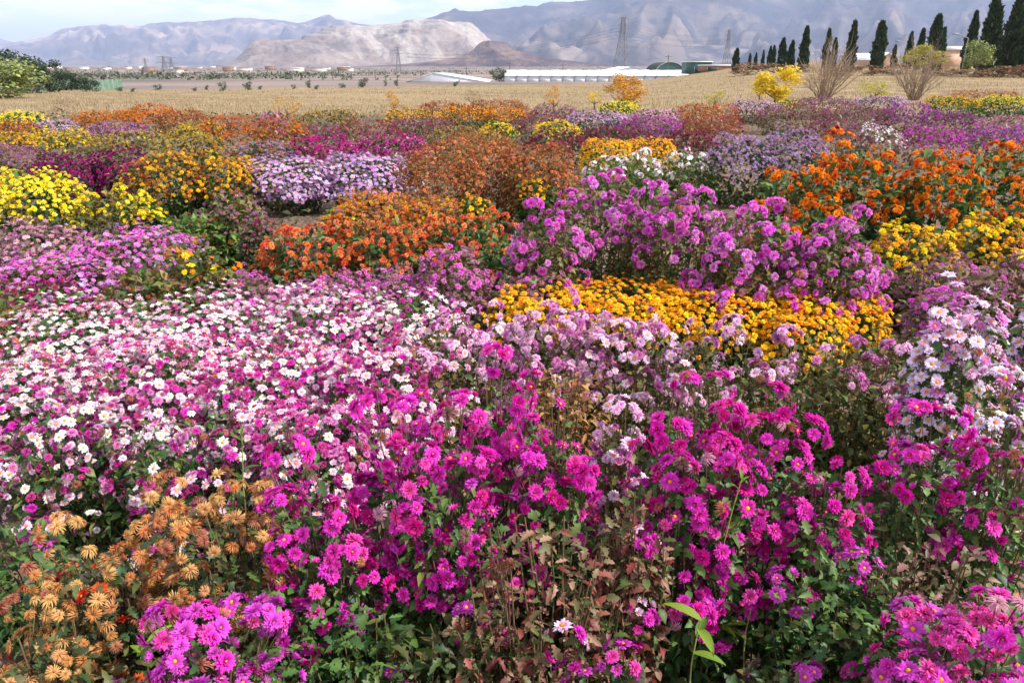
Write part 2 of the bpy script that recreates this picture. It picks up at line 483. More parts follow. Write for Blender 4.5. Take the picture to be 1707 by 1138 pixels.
W2 = (0.6, 1.0, 0.25)
SHAPES = {
    'bud': lambda s: flower([(8, .04, .46, .22, 84, -40), (6, .02, .40, .2, 88, -20)], None, s, 2, (0.7, 1.0, 0.3)),
    'half_open': lambda s: flower([(13, .08, .66, .26, 46, -10), (11, .07, .58, .24, 62, -8), (8, .05, .44, .2, 76, 0)], (.14, .1, .1), s),
    'double': lambda s: flower([(15, .10, .88, .34, -4, -18), (14, .10, .84, .32, 14, -22), (13, .08, .74, .30, 32, -22), (11, .06, .60, .26, 52, -10), (8, .05, .42, .22, 70, 6)], (.10, .08, .16), s),
    'open_double': lambda s: flower([(16, .14, .86, .32, -2, -14), (15, .14, .80, .30, 12, -14), (13, .12, .66, .26, 28, -10)], (.2, .13, .05), s),
    'daisy': lambda s: flower([(14, .18, .82, .34, 0, -14), (13, .17, .76, .32, 10, -14), (11, .16, .62, .26, 24, -10)], (.25, .15, .06), s),
    'pompom': lambda s: flower([(13, .12, .86, .34, -26, -24), (13, .12, .90, .34, 0, -40), (12, .10, .84, .32, 24, -44), (11, .08, .74, .28, 46, -44), (9, .05, .60, .22, 68, -34)], None, s),
    'spider': lambda s: flower([(17, .06, .98, .11, 10, -120), (16, .06, .98, .11, 34, -130), (15, .05, .9, .10, 58, -140), (12, .04, .74, .10, 80, -120)], None, s, 4, (0.9, 1.0, 0.9, 0.8, 0.3)),
    'button': lambda s: flower([(12, .12, .86, .42, -8, -22), (11, .10, .76, .38, 20, -26), (9, .06, .56, .32, 44, -16)], (.16, .1, .16), s),
    'mid_double': lambda s: flower([(10, .08, .92, .48, -6, -24), (9, .06, .80, .44, 26, -26), (6, .04, .58, .38, 56, -10)], None, s, 2, W2),
    'mid_daisy': lambda s: flower([(11, .18, .82, .44, 2, -14)], (.28, .14, .03), s, 2, W2),
    'mid_button': lambda s: flower([(9, .08, .88, .54, -8, -28), (8, .06, .74, .48, 28, -28)], (.2, .1, .2), s, 2, W2),
    'mid_ragged': lambda s: flower([(9, .05, .95, .32, 10, -50), (8, .05, .85, .30, 45, -60)], None, s, 2, W2),
    'low': lambda s: flower([(6, .0, .98, .86, 4, -30), (5, .02, .66, .66, 45, -20)], None, s, 1, (0.9, 0.1)),
    'low_fine': lambda s: flower([(9, .04, .95, .5, 0, -20), (7, .03, .72, .44, 30, -20)], (.22, .1, .06), s, 1, (0.85, 0.1)),
    'low_ragged': lambda s: flower([(6, .02, 1.0, .55, 18, -30), (4, .02, .75, .45, 55, 0)], None, s, 1, (0.9, 0.1)),
}
NEAR_TO_MID = {'double': 'mid_double', 'open_double': 'mid_double', 'daisy': 'mid_daisy', 'pompom': 'mid_double', 'spider': 'mid_ragged', 'button': 'mid_button', 'ragged': 'mid_ragged'}

# petal colours: base of the petal, tip of the petal
COL = {
    'magenta': ((188, 16, 142), (234, 70, 202)), 'deep_magenta': ((170, 10, 114), (220, 34, 164)), 'violet': ((184, 40, 164), (230, 96, 216)),
    'bright_pink': ((206, 30, 140), (240, 96, 196)), 'white': ((246, 242, 232), (252, 250, 252)), 'blush': ((226, 160, 206), (250, 236, 248)),
    'wine_pink': ((150, 14, 96), (206, 80, 164)), 'pale_pink': ((216, 140, 194), (244, 208, 232)), 'mid_pink': ((186, 76, 150), (226, 148, 204)),
    'pale_lilac': ((220, 190, 232), (246, 236, 250)), 'tan': ((176, 104, 58), (214, 152, 92)), 'tan_pink': ((150, 84, 66), (190, 128, 98)), 'pale_tan': ((192, 134, 84), (224, 178, 118)),
    'scarlet': ((176, 40, 24), (222, 84, 48)), 'golden': ((246, 168, 14), (255, 210, 46)), 'amber': ((206, 92, 18), (240, 150, 36)),
    'orange': ((196, 72, 10), (236, 128, 22)), 'burnt_orange': ((140, 46, 14), (198, 88, 24)), 'tangerine': ((216, 104, 12), (248, 158, 34)),
    'coral': ((204, 84, 40), (236, 128, 74)), 'brick': ((172, 66, 38), (214, 104, 66)), 'peach': ((206, 110, 70), (238, 158, 104)),
    'rust': ((120, 54, 30), (178, 96, 52)), 'tawny': ((146, 84, 42), (202, 138, 70)), 'umber': ((92, 50, 36), (136, 80, 56)), 'rust_red': ((130, 38, 30), (184, 70, 46)),
    'yellow': ((226, 190, 10), (252, 232, 40)), 'lemon': ((236, 214, 40), (250, 240, 90)), 'mustard': ((180, 130, 16), (226, 186, 48)), 'straw': ((170, 140, 60), (214, 190, 100)),
    'orchid': ((198, 58, 176), (238, 128, 220)), 'orchid_pale': ((196, 86, 186), (236, 158, 224)), 'lilac': ((150, 96, 178), (212, 176, 230)), 'lilac_pale': ((186, 146, 206), (232, 214, 242)),
    'dark_magenta': ((104, 6, 70), (158, 20, 112)), 'plum': ((84, 14, 66), (132, 36, 104)), 'maroon': ((92, 12, 46), (142, 36, 76)), 'wine': ((112, 20, 60), (168, 54, 100)),
    'mauve': ((134, 66, 118), (186, 116, 166)), 'dusk': ((128, 78, 98), (176, 124, 142)), 'dusky_brown': ((108, 72, 70), (156, 112, 104)), 'purple': ((128, 36, 138), (182, 84, 186)),
    'grey_lilac': ((150, 116, 150), (206, 178, 206)), 'dusty_pink': ((180, 116, 140), (222, 170, 186)),
}
M_centre = petal_mat('flower_centre', (206, 120, 10), (238, 176, 30), 0.02, (0.8, 1.15), 0.1)
_pm, _fm = {}, {}
def pmat(c):
    if c not in _pm: _pm[c] = petal_mat('petals_' + c, *COL[c])
    return _pm[c]
def ftemplate(shape, v):
    k = (shape, v)
    if k not in _fm: _fm[k] = SHAPES[shape](sum(map(ord, shape)) + 31 * v)
    return _fm[k]
_fmesh = {}
def fmesh(shape, c, v):
    k = (shape, c, v)
    if k not in _fmesh:
        V, F, M, T = ftemplate(shape, v)
        _fmesh[k] = mk('flower_' + shape, V * 0.5, F, [pmat(c), M_centre], M, T)
    return _fmesh[k]

# leaves: unit length along +x, a lobed outline with a fold along the midrib
def leaf_template(lod, bend=0.28, wide=1.0, fold=0.30, twist=0.0):
    if lod == 0:
        up = [(0.0, 0.04), (0.22, 0.27), (0.36, 0.14), (0.50, 0.38), (0.63, 0.18), (0.80, 0.22), (1.0, 0.0)]
        mid = [(x, 0.0) for x, _ in up]
    elif lod == 2:
        up = [(0.0, 0.04), (0.5, 0.32), (1.0, 0.0)]
        mid = [(x, 0.0) for x, _ in up]
    else:
        up = [(0.0, 0.03), (0.3, 0.26), (0.62, 0.28), (1.0, 0.0)]
        mid = [(x, 0.0) for x, _ in up]
    up = [(x, y * wide) for x, y in up]
    z = lambda x, y: fold * abs(y) - bend * x * x + twist * y * x
    n = len(up)
    V = [(x, 0, z(x, 0)) for x, _ in mid] + [(x, y, z(x, y)) for x, y in up] + [(x, -y, z(x, y)) for x, y in up]
    F = []
    for i in range(n - 1):
        a, b, c, d = i, i + 1, n + i + 1, n + i
        F += [(a, b, d), (b, c, d)] if i < n - 2 else [(a, b, d)]
        c2, d2 = 2 * n + i + 1, 2 * n + i
        F += [(a, d2, b), (b, d2, c2)] if i < n - 2 else [(a, d2, b)]
    return np.array(V, float), np.array(F)
LEAF0, LEAF1 = leaf_template(0), leaf_template(1)
LEAFN = [leaf_template(1), leaf_template(1, .75, .8, .55, .3), leaf_template(1, -.1, .62, .9, -.4), leaf_template(1, .5, 1.15, .1, .5)]
LEAFV = [leaf_template(0), leaf_template(0, .75, .8, .55, .3), leaf_template(0, -.1, .62, .9, -.4), leaf_template(0, .5, 1.15, .1, .5)]
LEAFM = leaf_template(2)
LEAF2 = (np.array([(0, 0, 0), (.5, .27, .05), (1, 0, -.15), (.5, -.27, .05)], float), np.array([(0, 1, 2), (0, 2, 3)]))

LEAFMAT = {
    'green': [(34, 58, 30), (52, 86, 40), (76, 112, 52), (100, 130, 62), (46, 78, 40), (88, 108, 52), (64, 96, 48), (122, 128, 66)],
    'bright': [(58, 92, 38), (84, 120, 46), (112, 136, 58), (128, 140, 74), (92, 104, 54), (70, 100, 42)],
    'olive': [(62, 74, 36), (92, 102, 48), (124, 118, 60), (128, 92, 52), (84, 108, 52), (60, 78, 40), (150, 132, 76)],
    'reddish': [(104, 42, 40), (140, 66, 60), (146, 104, 84), (78, 94, 48), (112, 60, 58), (166, 132, 108), (70, 84, 42), (96, 110, 56)],
    'dusk': [(114, 95, 78), (88, 98, 57), (153, 119, 105), (129, 81, 88), (114, 131, 71)],
    'brown': [(114, 78, 54), (155, 112, 69), (184, 138, 88), (119, 114, 59), (150, 83, 52)],
    'shade': [(38, 62, 34), (60, 84, 42), (92, 92, 52), (60, 52, 38), (44, 72, 40), (84, 104, 52), (116, 100, 62), (52, 80, 44)],
}
_lm = {}
def lmat(k):
    if k not in _lm: _lm[k] = leaf_mat('leaves_' + k, LEAFMAT[k])
    return _lm[k]
M_stem = leaf_mat('stem', [(84, 76, 44), (112, 92, 62), (96, 66, 54), (78, 92, 48)], 0.0, 0.7)
_leafmesh = {}
def leafmesh(k, v):
    if (k, v) not in _leafmesh: _leafmesh[k, v] = mk('leaf', LEAFV[v][0], LEAFV[v][1], lmat(k))
    return _leafmesh[k, v]

def frames(nrm, spin):
    """rotation matrices whose z axis is nrm, spun about it"""
    z = nrm / np.linalg.norm(nrm, axis=1, keepdims=True)
    a = np.where(np.abs(z[:, 2:3]) < 0.9, np.array([[0, 0, 1.0]]), np.array([[1.0, 0, 0]]))
    x = np.cross(a, z); x /= np.linalg.norm(x, axis=1, keepdims=True)
    y = np.cross(z, x)
    c, s = np.cos(spin)[:, None], np.sin(spin)[:, None]
    return np.stack([x * c + y * s, y * c - x * s, z], -1)       # columns
def scatter(tmpl, P, R, S, extra=None):
    V, F = tmpl[0], tmpl[1]
    W = np.einsum('nij,kj->nki', R, V) * np.asarray(S).reshape(-1, 1, 1) + P[:, None, :]
    G = F[None] + (np.arange(len(P)) * len(V))[:, None, None]
    return W.reshape(-1, 3), G.reshape(-1, F.shape[1])

def tubes(paths, radii, sides=3):
    """paths (n, k, 3), radii (n, k)"""
    n, k, _ = paths.shape
    T = np.gradient(paths, axis=1)
    T /= np.linalg.norm(T, axis=2, keepdims=True) + 1e-9
    a = np.where(np.abs(T[..., 2:3]) < 0.9, np.array([0, 0, 1.0]), np.array([1.0, 0, 0]))
    u = np.cross(a, T); u /= np.linalg.norm(u, axis=2, keepdims=True) + 1e-9
    w = np.cross(T, u)
    ang = np.arange(sides) * 2 * math.pi / sides
    V = paths[:, :, None, :] + radii[:, :, None, None] * (u[:, :, None, :] * np.cos(ang)[:, None] + w[:, :, None, :] * np.sin(ang)[:, None])
    b = (np.arange(n)[:, None, None] * k + np.arange(k - 1)[None, :, None]) * sides
    i = np.arange(sides)[None, None]; j = (i + 1) % sides
    F = np.stack([b + i, b + j, b + sides + j, b + sides + i], -1).reshape(-1, 4)
    return V.reshape(-1, 3), F

# ---------------------------------------------------------------- the kinds of chrysanthemum
# fl: (shape, colour, weight); fs flower diameter; cov share of the dome under flowers; flank how far down flowers go (0 top only .. 1)
# clump: 0 even mat .. 1 separate heads; lf leaf material; ll leaf length; flat: 1 round .. lower flatter
K = {
    'white_mat':   dict(fl=[('daisy', 'white', 6), ('daisy', 'blush', 5), ('double', 'wine_pink', 3), ('double', 'mid_pink', 3), ('double', 'magenta', 1)], fs=0.036, cov=1.3, flank=1.0, clump=.30, lf='green', ll=0.036, flat=.62),
    'white_magenta': dict(fl=[('daisy', 'white', 3.5), ('daisy', 'blush', 4.5), ('double', 'wine_pink', 4), ('double', 'magenta', 1.5), ('double', 'mid_pink', 3)], fs=0.036, cov=1.4, flank=1.0, clump=.34, lf='green', ll=0.036, flat=.62),
    'magenta':     dict(fl=[('double', 'magenta', 6), ('open_double', 'magenta', 1.2), ('double', 'deep_magenta', 3), ('double', 'bright_pink', 2.5), ('double', 'violet', 1)], fs=0.044, cov=3.4, flank=.42, clump=.72, lf='green', ll=0.034, flat=0.8),
    'violet':      dict(fl=[('double', 'violet', 5), ('open_double', 'violet', 2), ('double', 'bright_pink', 2), ('double', 'magenta', 2)], fs=0.045, cov=1.5, flank=.45, clump=.7, lf='green', ll=0.034, flat=.9),
    'sparse_violet': dict(fl=[('open_double', 'violet', 4), ('double', 'bright_pink', 2)], fs=0.042, cov=.10, flank=.9, clump=.85, lf='shade', ll=0.036, flat=.8),
    'spider':      dict(fl=[('spider', 'tan', 5), ('spider', 'pale_tan', 4), ('spider', 'tan_pink', 3), ('open_double', 'scarlet', .5)], fs=0.043, cov=2.6, flank=.85, clump=0.56, lf='shade', ll=.034, flat=.85),
    'leggy_red':   dict(fl=[('double', 'magenta', 2), ('daisy', 'blush', 1)], fs=.04, cov=.03, flank=.9, clump=.6, lf='reddish', ll=0.03, flat=.9, nst=60, dense=1.0),
    'green_low':   dict(fl=[('open_double', 'violet', 1)], fs=.04, cov=.02, flank=.9, clump=.8, lf='green', ll=0.034, flat=.8, dense=1.0),
    'pink_pompom': dict(fl=[('pompom', 'pale_pink', 5), ('pompom', 'mid_pink', 3), ('daisy', 'blush', 2), ('pompom', 'blush', 2)], fs=0.042, cov=2.2, flank=0.55, clump=.6, lf='olive', ll=0.034, flat=.8),
    'sparse_pompom': dict(fl=[('pompom', 'pale_pink', 4), ('pompom', 'mid_pink', 2), ('double', 'mauve', 2)], fs=.044, cov=.26, flank=.25, clump=.7, lf='olive', ll=0.034, flat=.8, dense=1.3),
    'lilac_daisy': dict(fl=[('daisy', 'pale_lilac', 4), ('daisy', 'blush', 3), ('open_double', 'orchid_pale', 2), ('pompom', 'pale_pink', 2)], fs=0.047, cov=2.4, flank=.75, clump=.15, lf='green', ll=.05, flat=.8),
    'pink_daisy':  dict(fl=[('daisy', 'pale_lilac', 3), ('daisy', 'white', 3), ('open_double', 'mid_pink', 2), ('pompom', 'pale_pink', 2)], fs=0.048, cov=.7, flank=.6, clump=.6, lf='olive', ll=0.036, flat=.8),
    'golden_mat':  dict(fl=[('button', 'golden', 7), ('button', 'amber', .7), ('button', 'yellow', 1.6)], fs=0.041, cov=2.2, flank=0.8, clump=.10, lf='green', ll=.04, flat=0.42, rough=0.05),
    'faded_mauve': dict(fl=[('ragged', 'mauve', 3), ('double', 'orchid', 2), ('ragged', 'dusk', 2), ('double', 'mid_pink', 2), ('ragged', 'dusky_brown', 1)], fs=.040, cov=.8, flank=.55, clump=.5, lf='dusk', ll=.04, flat=.85),
    'lilac_bed':   dict(fl=[('daisy', 'orchid_pale', 3), ('double', 'orchid', 3), ('daisy', 'lilac', 2), ('ragged', 'mauve', 2)], fs=.042, cov=.8, flank=.5, clump=.5, lf='olive', ll=.04, flat=.85),
    'dusty_bed':   dict(fl=[('ragged', 'dusty_pink', 4), ('ragged', 'mauve', 2), ('daisy', 'pale_pink', 1), ('ragged', 'dusk', 2)], fs=.042, cov=.8, flank=.5, clump=.5, lf='dusk', ll=.04, flat=.85),
    'orange_daisy': dict(fl=[('daisy', 'tangerine', 3), ('daisy', 'amber', 2), ('daisy', 'yellow', 1)], fs=.05, cov=.45, flank=.7, clump=.7, lf='olive', ll=.045, flat=.9),
    'coral':       dict(fl=[('double', 'coral', 5), ('double', 'brick', 3), ('double', 'peach', 3), ('ragged', 'rust', 1.5)], fs=.046, cov=1.3, flank=.6, clump=0.56, lf='green', ll=.045, flat=0.7),
    'orchid':      dict(fl=[('double', 'orchid', 5), ('double', 'orchid_pale', 3), ('double', 'violet', 2)], fs=.060, cov=2.0, flank=0.28, clump=.6, lf='olive', ll=.045, flat=.9, dense=1.5),
    'marigold':    dict(fl=[('pompom', 'orange', 4), ('pompom', 'tangerine', 4), ('pompom', 'burnt_orange', 2)], fs=0.06, cov=1.1, flank=.55, clump=.65, lf='green', ll=.06, flat=.9),
    'bronze':      dict(fl=[('double', 'golden', 3), ('double', 'mustard', 3), ('double', 'yellow', 3), ('double', 'tawny', 2.5)], fs=.052, cov=1.0, flank=.6, clump=0.45, lf='olive', ll=.045, flat=0.65),
    'dusk_mauve':  dict(fl=[('ragged', 'mauve', 2), ('ragged', 'dusk', 2), ('ragged', 'dusky_brown', 2), ('double', 'orchid', .6)], fs=.04, cov=.6, flank=.6, clump=.5, lf='dusk', ll=.04, flat=.85),
    'rust':        dict(fl=[('ragged', 'rust', 4), ('ragged', 'tawny', 2), ('double', 'peach', .9), ('ragged', 'umber', 1.2)], fs=.042, cov=1.1, flank=.6, clump=.35, lf='brown', ll=.045, flat=0.7, dense=1.4),
    'rust_gold':   dict(fl=[('double', 'peach', 2), ('double', 'amber', 2), ('ragged', 'tawny', 2), ('double', 'mustard', 2), ('ragged', 'dusk', 1)], fs=.042, cov=.85, flank=.6, clump=.45, lf='brown', ll=.04, flat=0.6),
    'gold_brown':  dict(fl=[('pompom', 'mustard', 4), ('pompom', 'golden', 2), ('ragged', 'tawny', 4), ('ragged', 'rust', 3), ('pompom', 'amber', .7)], fs=.05, cov=0.9, flank=.85, clump=0.54, lf='green', ll=.05, flat=0.7),
    'lilac':       dict(fl=[('daisy', 'lilac_pale', 5), ('daisy', 'lilac', 4), ('daisy', 'orchid_pale', 1)], fs=.056, cov=1.0, flank=.95, clump=.25, lf='shade', ll=.05, flat=0.65),
    'dark_magenta': dict(fl=[('double', 'dark_magenta', 5), ('double', 'plum', 2), ('double', 'deep_magenta', 1)], fs=.052, cov=.95, flank=.75, clump=.45, lf='shade', ll=.05, flat=0.65),
    'yellow':      dict(fl=[('double', 'yellow', 5), ('double', 'lemon', 3), ('double', 'mustard', .7)], fs=.052, cov=0.8, flank=.55, clump=0.54, lf='green', ll=.05, flat=.85),
    'yellow_green': dict(fl=[('double', 'yellow', 3), ('double', 'lemon', 1.5), ('ragged', 'straw', 2)], fs=.046, cov=.45, flank=.6, clump=.7, lf='olive', ll=.045, flat=.9),
    'gold_bed':    dict(fl=[('double', 'mustard', 4), ('double', 'yellow', 2), ('ragged', 'straw', 2), ('double', 'amber', 1)], fs=.046, cov=.9, flank=.6, clump=.4, lf='olive', ll=.045, flat=0.6),
    'greenish':    dict(fl=[('ragged', 'straw', 3), ('ragged', 'mustard', 2), ('double', 'lemon', .6)], fs=.042, cov=.45, flank=.5, clump=.5, lf='olive', ll=.045, flat=0.6),
    'green_mound': dict(fl=[('ragged', 'dusk', 1), ('ragged', 'rust', .6)], fs=.04, cov=.12, flank=.6, clump=.5, lf='bright', ll=.05, flat=.9, dense=1.3),
    'mauve_green': dict(fl=[('ragged', 'dusk', 3), ('ragged', 'mauve', 1.5)], fs=.04, cov=.42, flank=.6, clump=.5, lf='olive', ll=.045, flat=.9),
    'white_green': dict(fl=[('daisy', 'white', 4), ('daisy', 'pale_lilac', 2), ('ragged', 'dusty_pink', 2)], fs=.05, cov=.6, flank=.5, clump=.55, lf='bright', ll=.05, flat=.85),
    'grey_lilac':  dict(fl=[('ragged', 'grey_lilac', 4), ('daisy', 'lilac', 2), ('ragged', 'mauve', 2), ('daisy', 'lilac_pale', 1)], fs=.044, cov=1.3, flank=.75, clump=.4, lf='shade', ll=.045, flat=.85, dense=1.8),
    'maroon':      dict(fl=[('double', 'wine', 4), ('double', 'maroon', 3), ('ragged', 'mauve', 1)], fs=.046, cov=1.0, flank=.7, clump=.3, lf='shade', ll=.045, flat=0.6),
    'maroon_mauve': dict(fl=[('ragged', 'wine', 3), ('ragged', 'mauve', 3), ('ragged', 'maroon', 2), ('ragged', 'rust_red', 1.3)], fs=.044, cov=1.0, flank=.7, clump=.25, lf='dusk', ll=.045, flat=0.6),
    'magenta_far': dict(fl=[('double', 'magenta', 3), ('double', 'deep_magenta', 3), ('double', 'dark_magenta', 2), ('daisy', 'blush', .4)], fs=.05, cov=1.0, flank=.75, clump=.35, lf='shade', ll=.045, flat=0.6),
    'purple':      dict(fl=[('double', 'purple', 4), ('double', 'orchid', 2), ('ragged', 'mauve', 1)], fs=.048, cov=.95, flank=.7, clump=.35, lf='dusk', ll=.045, flat=0.6),
    'orange':      dict(fl=[('double', 'orange', 4), ('double', 'burnt_orange', 2), ('double', 'tangerine', 2), ('ragged', 'rust', 1)], fs=.05, cov=.95, flank=.7, clump=.35, lf='brown', ll=.045, flat=0.6),
    'rust_red':    dict(fl=[('ragged', 'rust_red', 4), ('ragged', 'rust', 2), ('double', 'brick', 2), ('ragged', 'wine', 1)], fs=.044, cov=.95, flank=.7, clump=.3, lf='brown', ll=.045, flat=0.6),
    'orange_rust': dict(fl=[('double', 'amber', 2), ('ragged', 'rust', 2), ('double', 'orange', 2), ('ragged', 'tawny', 2), ('double', 'mustard', 1)], fs=.046, cov=.9, flank=.8, clump=.35, lf='brown', ll=.045, flat=0.6),
    'pale_lilac_far': dict(fl=[('daisy', 'lilac_pale', 3), ('daisy', 'pale_pink', 3), ('ragged', 'grey_lilac', 2)], fs=.05, cov=.95, flank=.7, clump=.35, lf='shade', ll=.045, flat=0.6),
    'brown_green': dict(fl=[('ragged', 'tawny', 2), ('ragged', 'straw', 1), ('ragged', 'umber', 1)], fs=.042, cov=.45, flank=.6, clump=.4, lf='olive', ll=.045, flat=0.6),
}

def smooth3(d, s, f):
    a = s * 1.713
    return (np.sin(d[:, 0] * f * 1.7 + a) * np.sin(d[:, 1] * f * 1.5 + a * 1.3 + 1.1) + np.sin(d[:, 2] * f * 1.9 + a * 0.7) * np.sin((d[:, 0] - d[:, 1]) * f + a * 2.1)) * 0.5

class Dome:
    """the outer shape of one bush, about its own base"""
    def __init__(self, rx, ry, h, flat, seed, rough):
        self.rx, self.ry, self.h, self.flat, self.seed, self.rough = rx, ry, h, flat, seed, rough
        self.z0 = h * 0.42
    def at(self, d, k=1.0):
        """d unit directions (z from -0.7 to 1) -> points and outward normals"""
        hor = np.linalg.norm(d[:, :2], axis=1) + 1e-9
        w = np.where(d[:, 2:3] >= 0, hor[:, None] ** self.flat, hor[:, None] ** self.flat * (1 + 0.35 * d[:, 2:3]))
        n = 1 + self.rough * (smooth3(d, self.seed, 3.1) + 0.6 * smooth3(d, self.seed + 7, 6.7) + 0.35 * smooth3(d, self.seed + 13, 14.0) - 0.45)
        q = d[:, :2] / hor[:, None] * w * k
        up = np.where(d[:, 2] >= 0, (self.h - self.z0) * np.sign(d[:, 2]) * np.abs(d[:, 2]) ** 0.9 * k, self.z0 * d[:, 2])
        P = np.stack([q[:, 0] * self.rx * n, q[:, 1] * self.ry * n, self.z0 + up * n], -1)
        N = np.stack([d[:, 0] / self.rx, d[:, 1] / self.ry, d[:, 2] / (self.h * 0.55)], -1) * self.h
        N = np.where(d[:, 2:3] < 0, N * [[1, 1, 0.4]], N)
        N /= np.linalg.norm(N, axis=1, keepdims=True)
        return P, N

def dirs(g, n, zmin):
    z = g.uniform(zmin, 1, n); a = g.uniform(0, 2 * math.pi, n)
    r = np.sqrt(1 - z * z)
    return np.stack([r * np.cos(a), r * np.sin(a), z], -1)

def dart(P, want, dist):
    keep = []
    KP = np.empty((want, 3)); c = 0
    for i in range(len(P)):
        if c and np.min(((KP[:c] - P[i]) ** 2).sum(1)) < dist * dist: continue
        KP[c] = P[i]; c += 1; keep.append(i)
        if c == want: break
    return np.array(keep, int)

def mats_for(objs): pass
_count = [0]
STATS = {'flowers': 0, 'leaves': 0, 'tris': 0}

def chrysanthemum(kind, px, ytop, wpx, h, label, aspect=0.8, group=None, name='chrysanthemum_bush', cat='chrysanthemum', seed=None, **over):
    k = dict(K[kind]); k.update(over)
    _count[0] += 1
    seed = seed or _count[0]
    g = np.random.default_rng(1000 + seed * 7)
    # where the bush stands: its skyline seen at ytop, its height h above the ground
    r_ = ray(px, ytop)
    want_t = r_[2] / r_[1]
    cc = np.linspace(0, 1, 40)
    prof_z = h * 0.42 + h * 0.58 * cc ** 0.9
    prof_y = np.sqrt(1 - cc * cc) ** k['flat']
    lo, hi = 0.35, 60.0
    for _ in range(40):
        Yc = 0.5 * (lo + hi)
        rx = wpx / FPX * (Yc * CP + (CAM_H - h) * SP) / 2 * 1.06
        ry = rx * aspect
        x_ = (px - 853.5) / FPX * (Yc * CP + (CAM_H - h) * SP)
        g_ = float(gz(x_, Yc))
        t_ = np.max((prof_z + g_ + 0.015 - CAM_H) / (Yc + prof_y * ry))
        if t_ < want_t: lo = Yc
        else: hi = Yc
    X = (px - 853.5) / FPX * (Yc * CP + (CAM_H - h) * SP)
    gzv = float(gz(X, Yc))
    base = np.array([X, Yc, gzv])
    cam = np.array([0, 0, CAM_H]) - base
    dist = float(np.linalg.norm(cam - [0, 0, h]))
    root = empty(name, base, label, cat, group)
    D = Dome(rx, ry, h, k['flat'], seed, k.get('rough', 0.15 + 0.10 * k['clump']))
    fs = k['fs']
    fpx = fs * FPX / dist                                        # flower width in photo pixels
    near, mid = fpx >= 15, fpx >= 6.5
    # ---- flowers
    zmin = 0.75 - 1.25 * k['flank']
    area = 2 * math.pi * rx * ry * (0.55 + 0.45 * h / (rx + ry)) * (1 - zmin) * 0.9
    want = int(k['cov'] * area / (fs * fs * (0.56 if mid else 0.66)))
    want = max(4, min(want, 2400 if k['clump'] >= .55 else 1600 if mid else 1000))
    ncand = int(min(want, 1600) * (4.5 if mid else 2.2)) + 40
    d = dirs(g, ncand, zmin)
    cl = k['clump']
    cn = smooth3(d, seed + 3, 5.5 + 3 * g.random()) + 0.7 * smooth3(d, seed + 5, 11.0)
    edge = np.clip((d[:, 2] - zmin) / 0.6, 0.10, 1)             # thins out down the flank
    keep = (cn + g.normal(0, .35, ncand) > -1.0 + 1.15 * cl) & (g.random(ncand) < edge)
    d = d[keep]
    lift = 1 + (0.05 * cl * g.normal(-0.4, 1, len(d)) if not cl < .2 else 0.03 * g.normal(0, 1, len(d)))
    P, N = D.at(d, 1.0)
    P = P * (lift[:, None] * [[1, 1, 1]])
    flop = (g.random(len(P)) < (.12 if cl > .12 else .04))       # stems that lean out of the mound
    P[flop] *= 1 + g.random((int(flop.sum()), 1)) * [[.32, .32, -.12]]
    Nh = None
    if mid and cl >= .55:                                        # flowers gathered in rounded heads at the stem ends
        ii = dart(P, max(2, int(want / 8)), fs * 1.7)
        m = g.integers(7, 16, len(ii))
        m = np.where(g.random(len(ii)) < .2, g.integers(1, 4, len(ii)), m)
        hp, hn = np.repeat(P[ii], m, 0), np.repeat(N[ii], m, 0)
        q = g.normal(0, 1, hp.shape); q /= np.linalg.norm(q, axis=1, keepdims=True)
        ax = hn * 0.5 + [[0, 0, 0.6]] + np.array(sun_dir)[None] * 0.15
        q = q * 0.85 + ax * 0.70; q /= np.linalg.norm(q, axis=1, keepdims=True)
        hr = np.repeat(fs * g.uniform(0.8, 1.35, len(ii)), m)[:, None]
        P, N, Nh = hp + (q - 0.75 * ax) * hr, hn, q
        jj = dart(P, len(P), fs * 0.42)
        P, N, Nh = P[jj], N[jj], Nh[jj]
    elif mid:
        ii = dart(P, want, fs * 0.62)
        P, N, d = P[ii], N[ii], d[ii]
    else:
        P, N, d = P[:want], N[:want], d[:want]
    n = len(P)
    tocam = cam - P
    tocam /= np.linalg.norm(tocam, axis=1, keepdims=True)
    face = (N * tocam).sum(1)
    Nf = N * 0.75 + [[0, 0, 0.45]] + np.array(sun_dir)[None] * 0.22 + g.normal(0, 0.26, (n, 3))
    if Nh is not None: Nf = Nh + g.normal(0, 0.15, (n, 3))
    R = frames(Nf, g.uniform(0, 6.28, n))
    S = fs * g.uniform(0.66, 1.12, n)
    w = np.array([f[2] for f in k['fl']], float); w /= w.sum()
    # colours gather in drifts as well as at random
    drift = smooth3(N, seed + 11, 7.0) * 0.22
    pick = np.searchsorted(np.cumsum(w), np.clip(g.random(n) * 0.8 + 0.1 + drift, 0, 0.9999))
    nobj = 0
    if mid:
        order = np.argsort(-(face + 0.2 * P[:, 2] / h))
        nobj = min(300, int((face > -0.25).sum()) if n > 40 else n)
        for i in order[:nobj]:
            sh, c, _ = k['fl'][pick[i]]
            u = g.random()
            if near and sh != 'spider' and cl > 0.11:
                if u < .07: sh = 'bud'
                elif u < .15: sh = 'half_open'
                elif u < .22: sh, c = 'spider', ('dusky_brown', 'dusty_pink', 'tan_pink')[i % 3]
            if near: sh = {'ragged': 'mid_ragged'}.get(sh, sh)
            else: sh = NEAR_TO_MID[sh]
            o = bpy.data.objects.new('flower', fmesh(sh, c, int(g.integers(0, 3))))
            M = np.eye(4); M[:3, :3] = R[i] * S[i]; M[:3, 3] = P[i]
            o.parent = root
            o.matrix_basis = Matrix(M.tolist())
            C.objects.link(o)
        STATS['flowers'] += nobj
        rest = order[nobj:]
        rest = rest[(face[rest] > -0.3) | (g.random(len(rest)) < .4)]
    else:
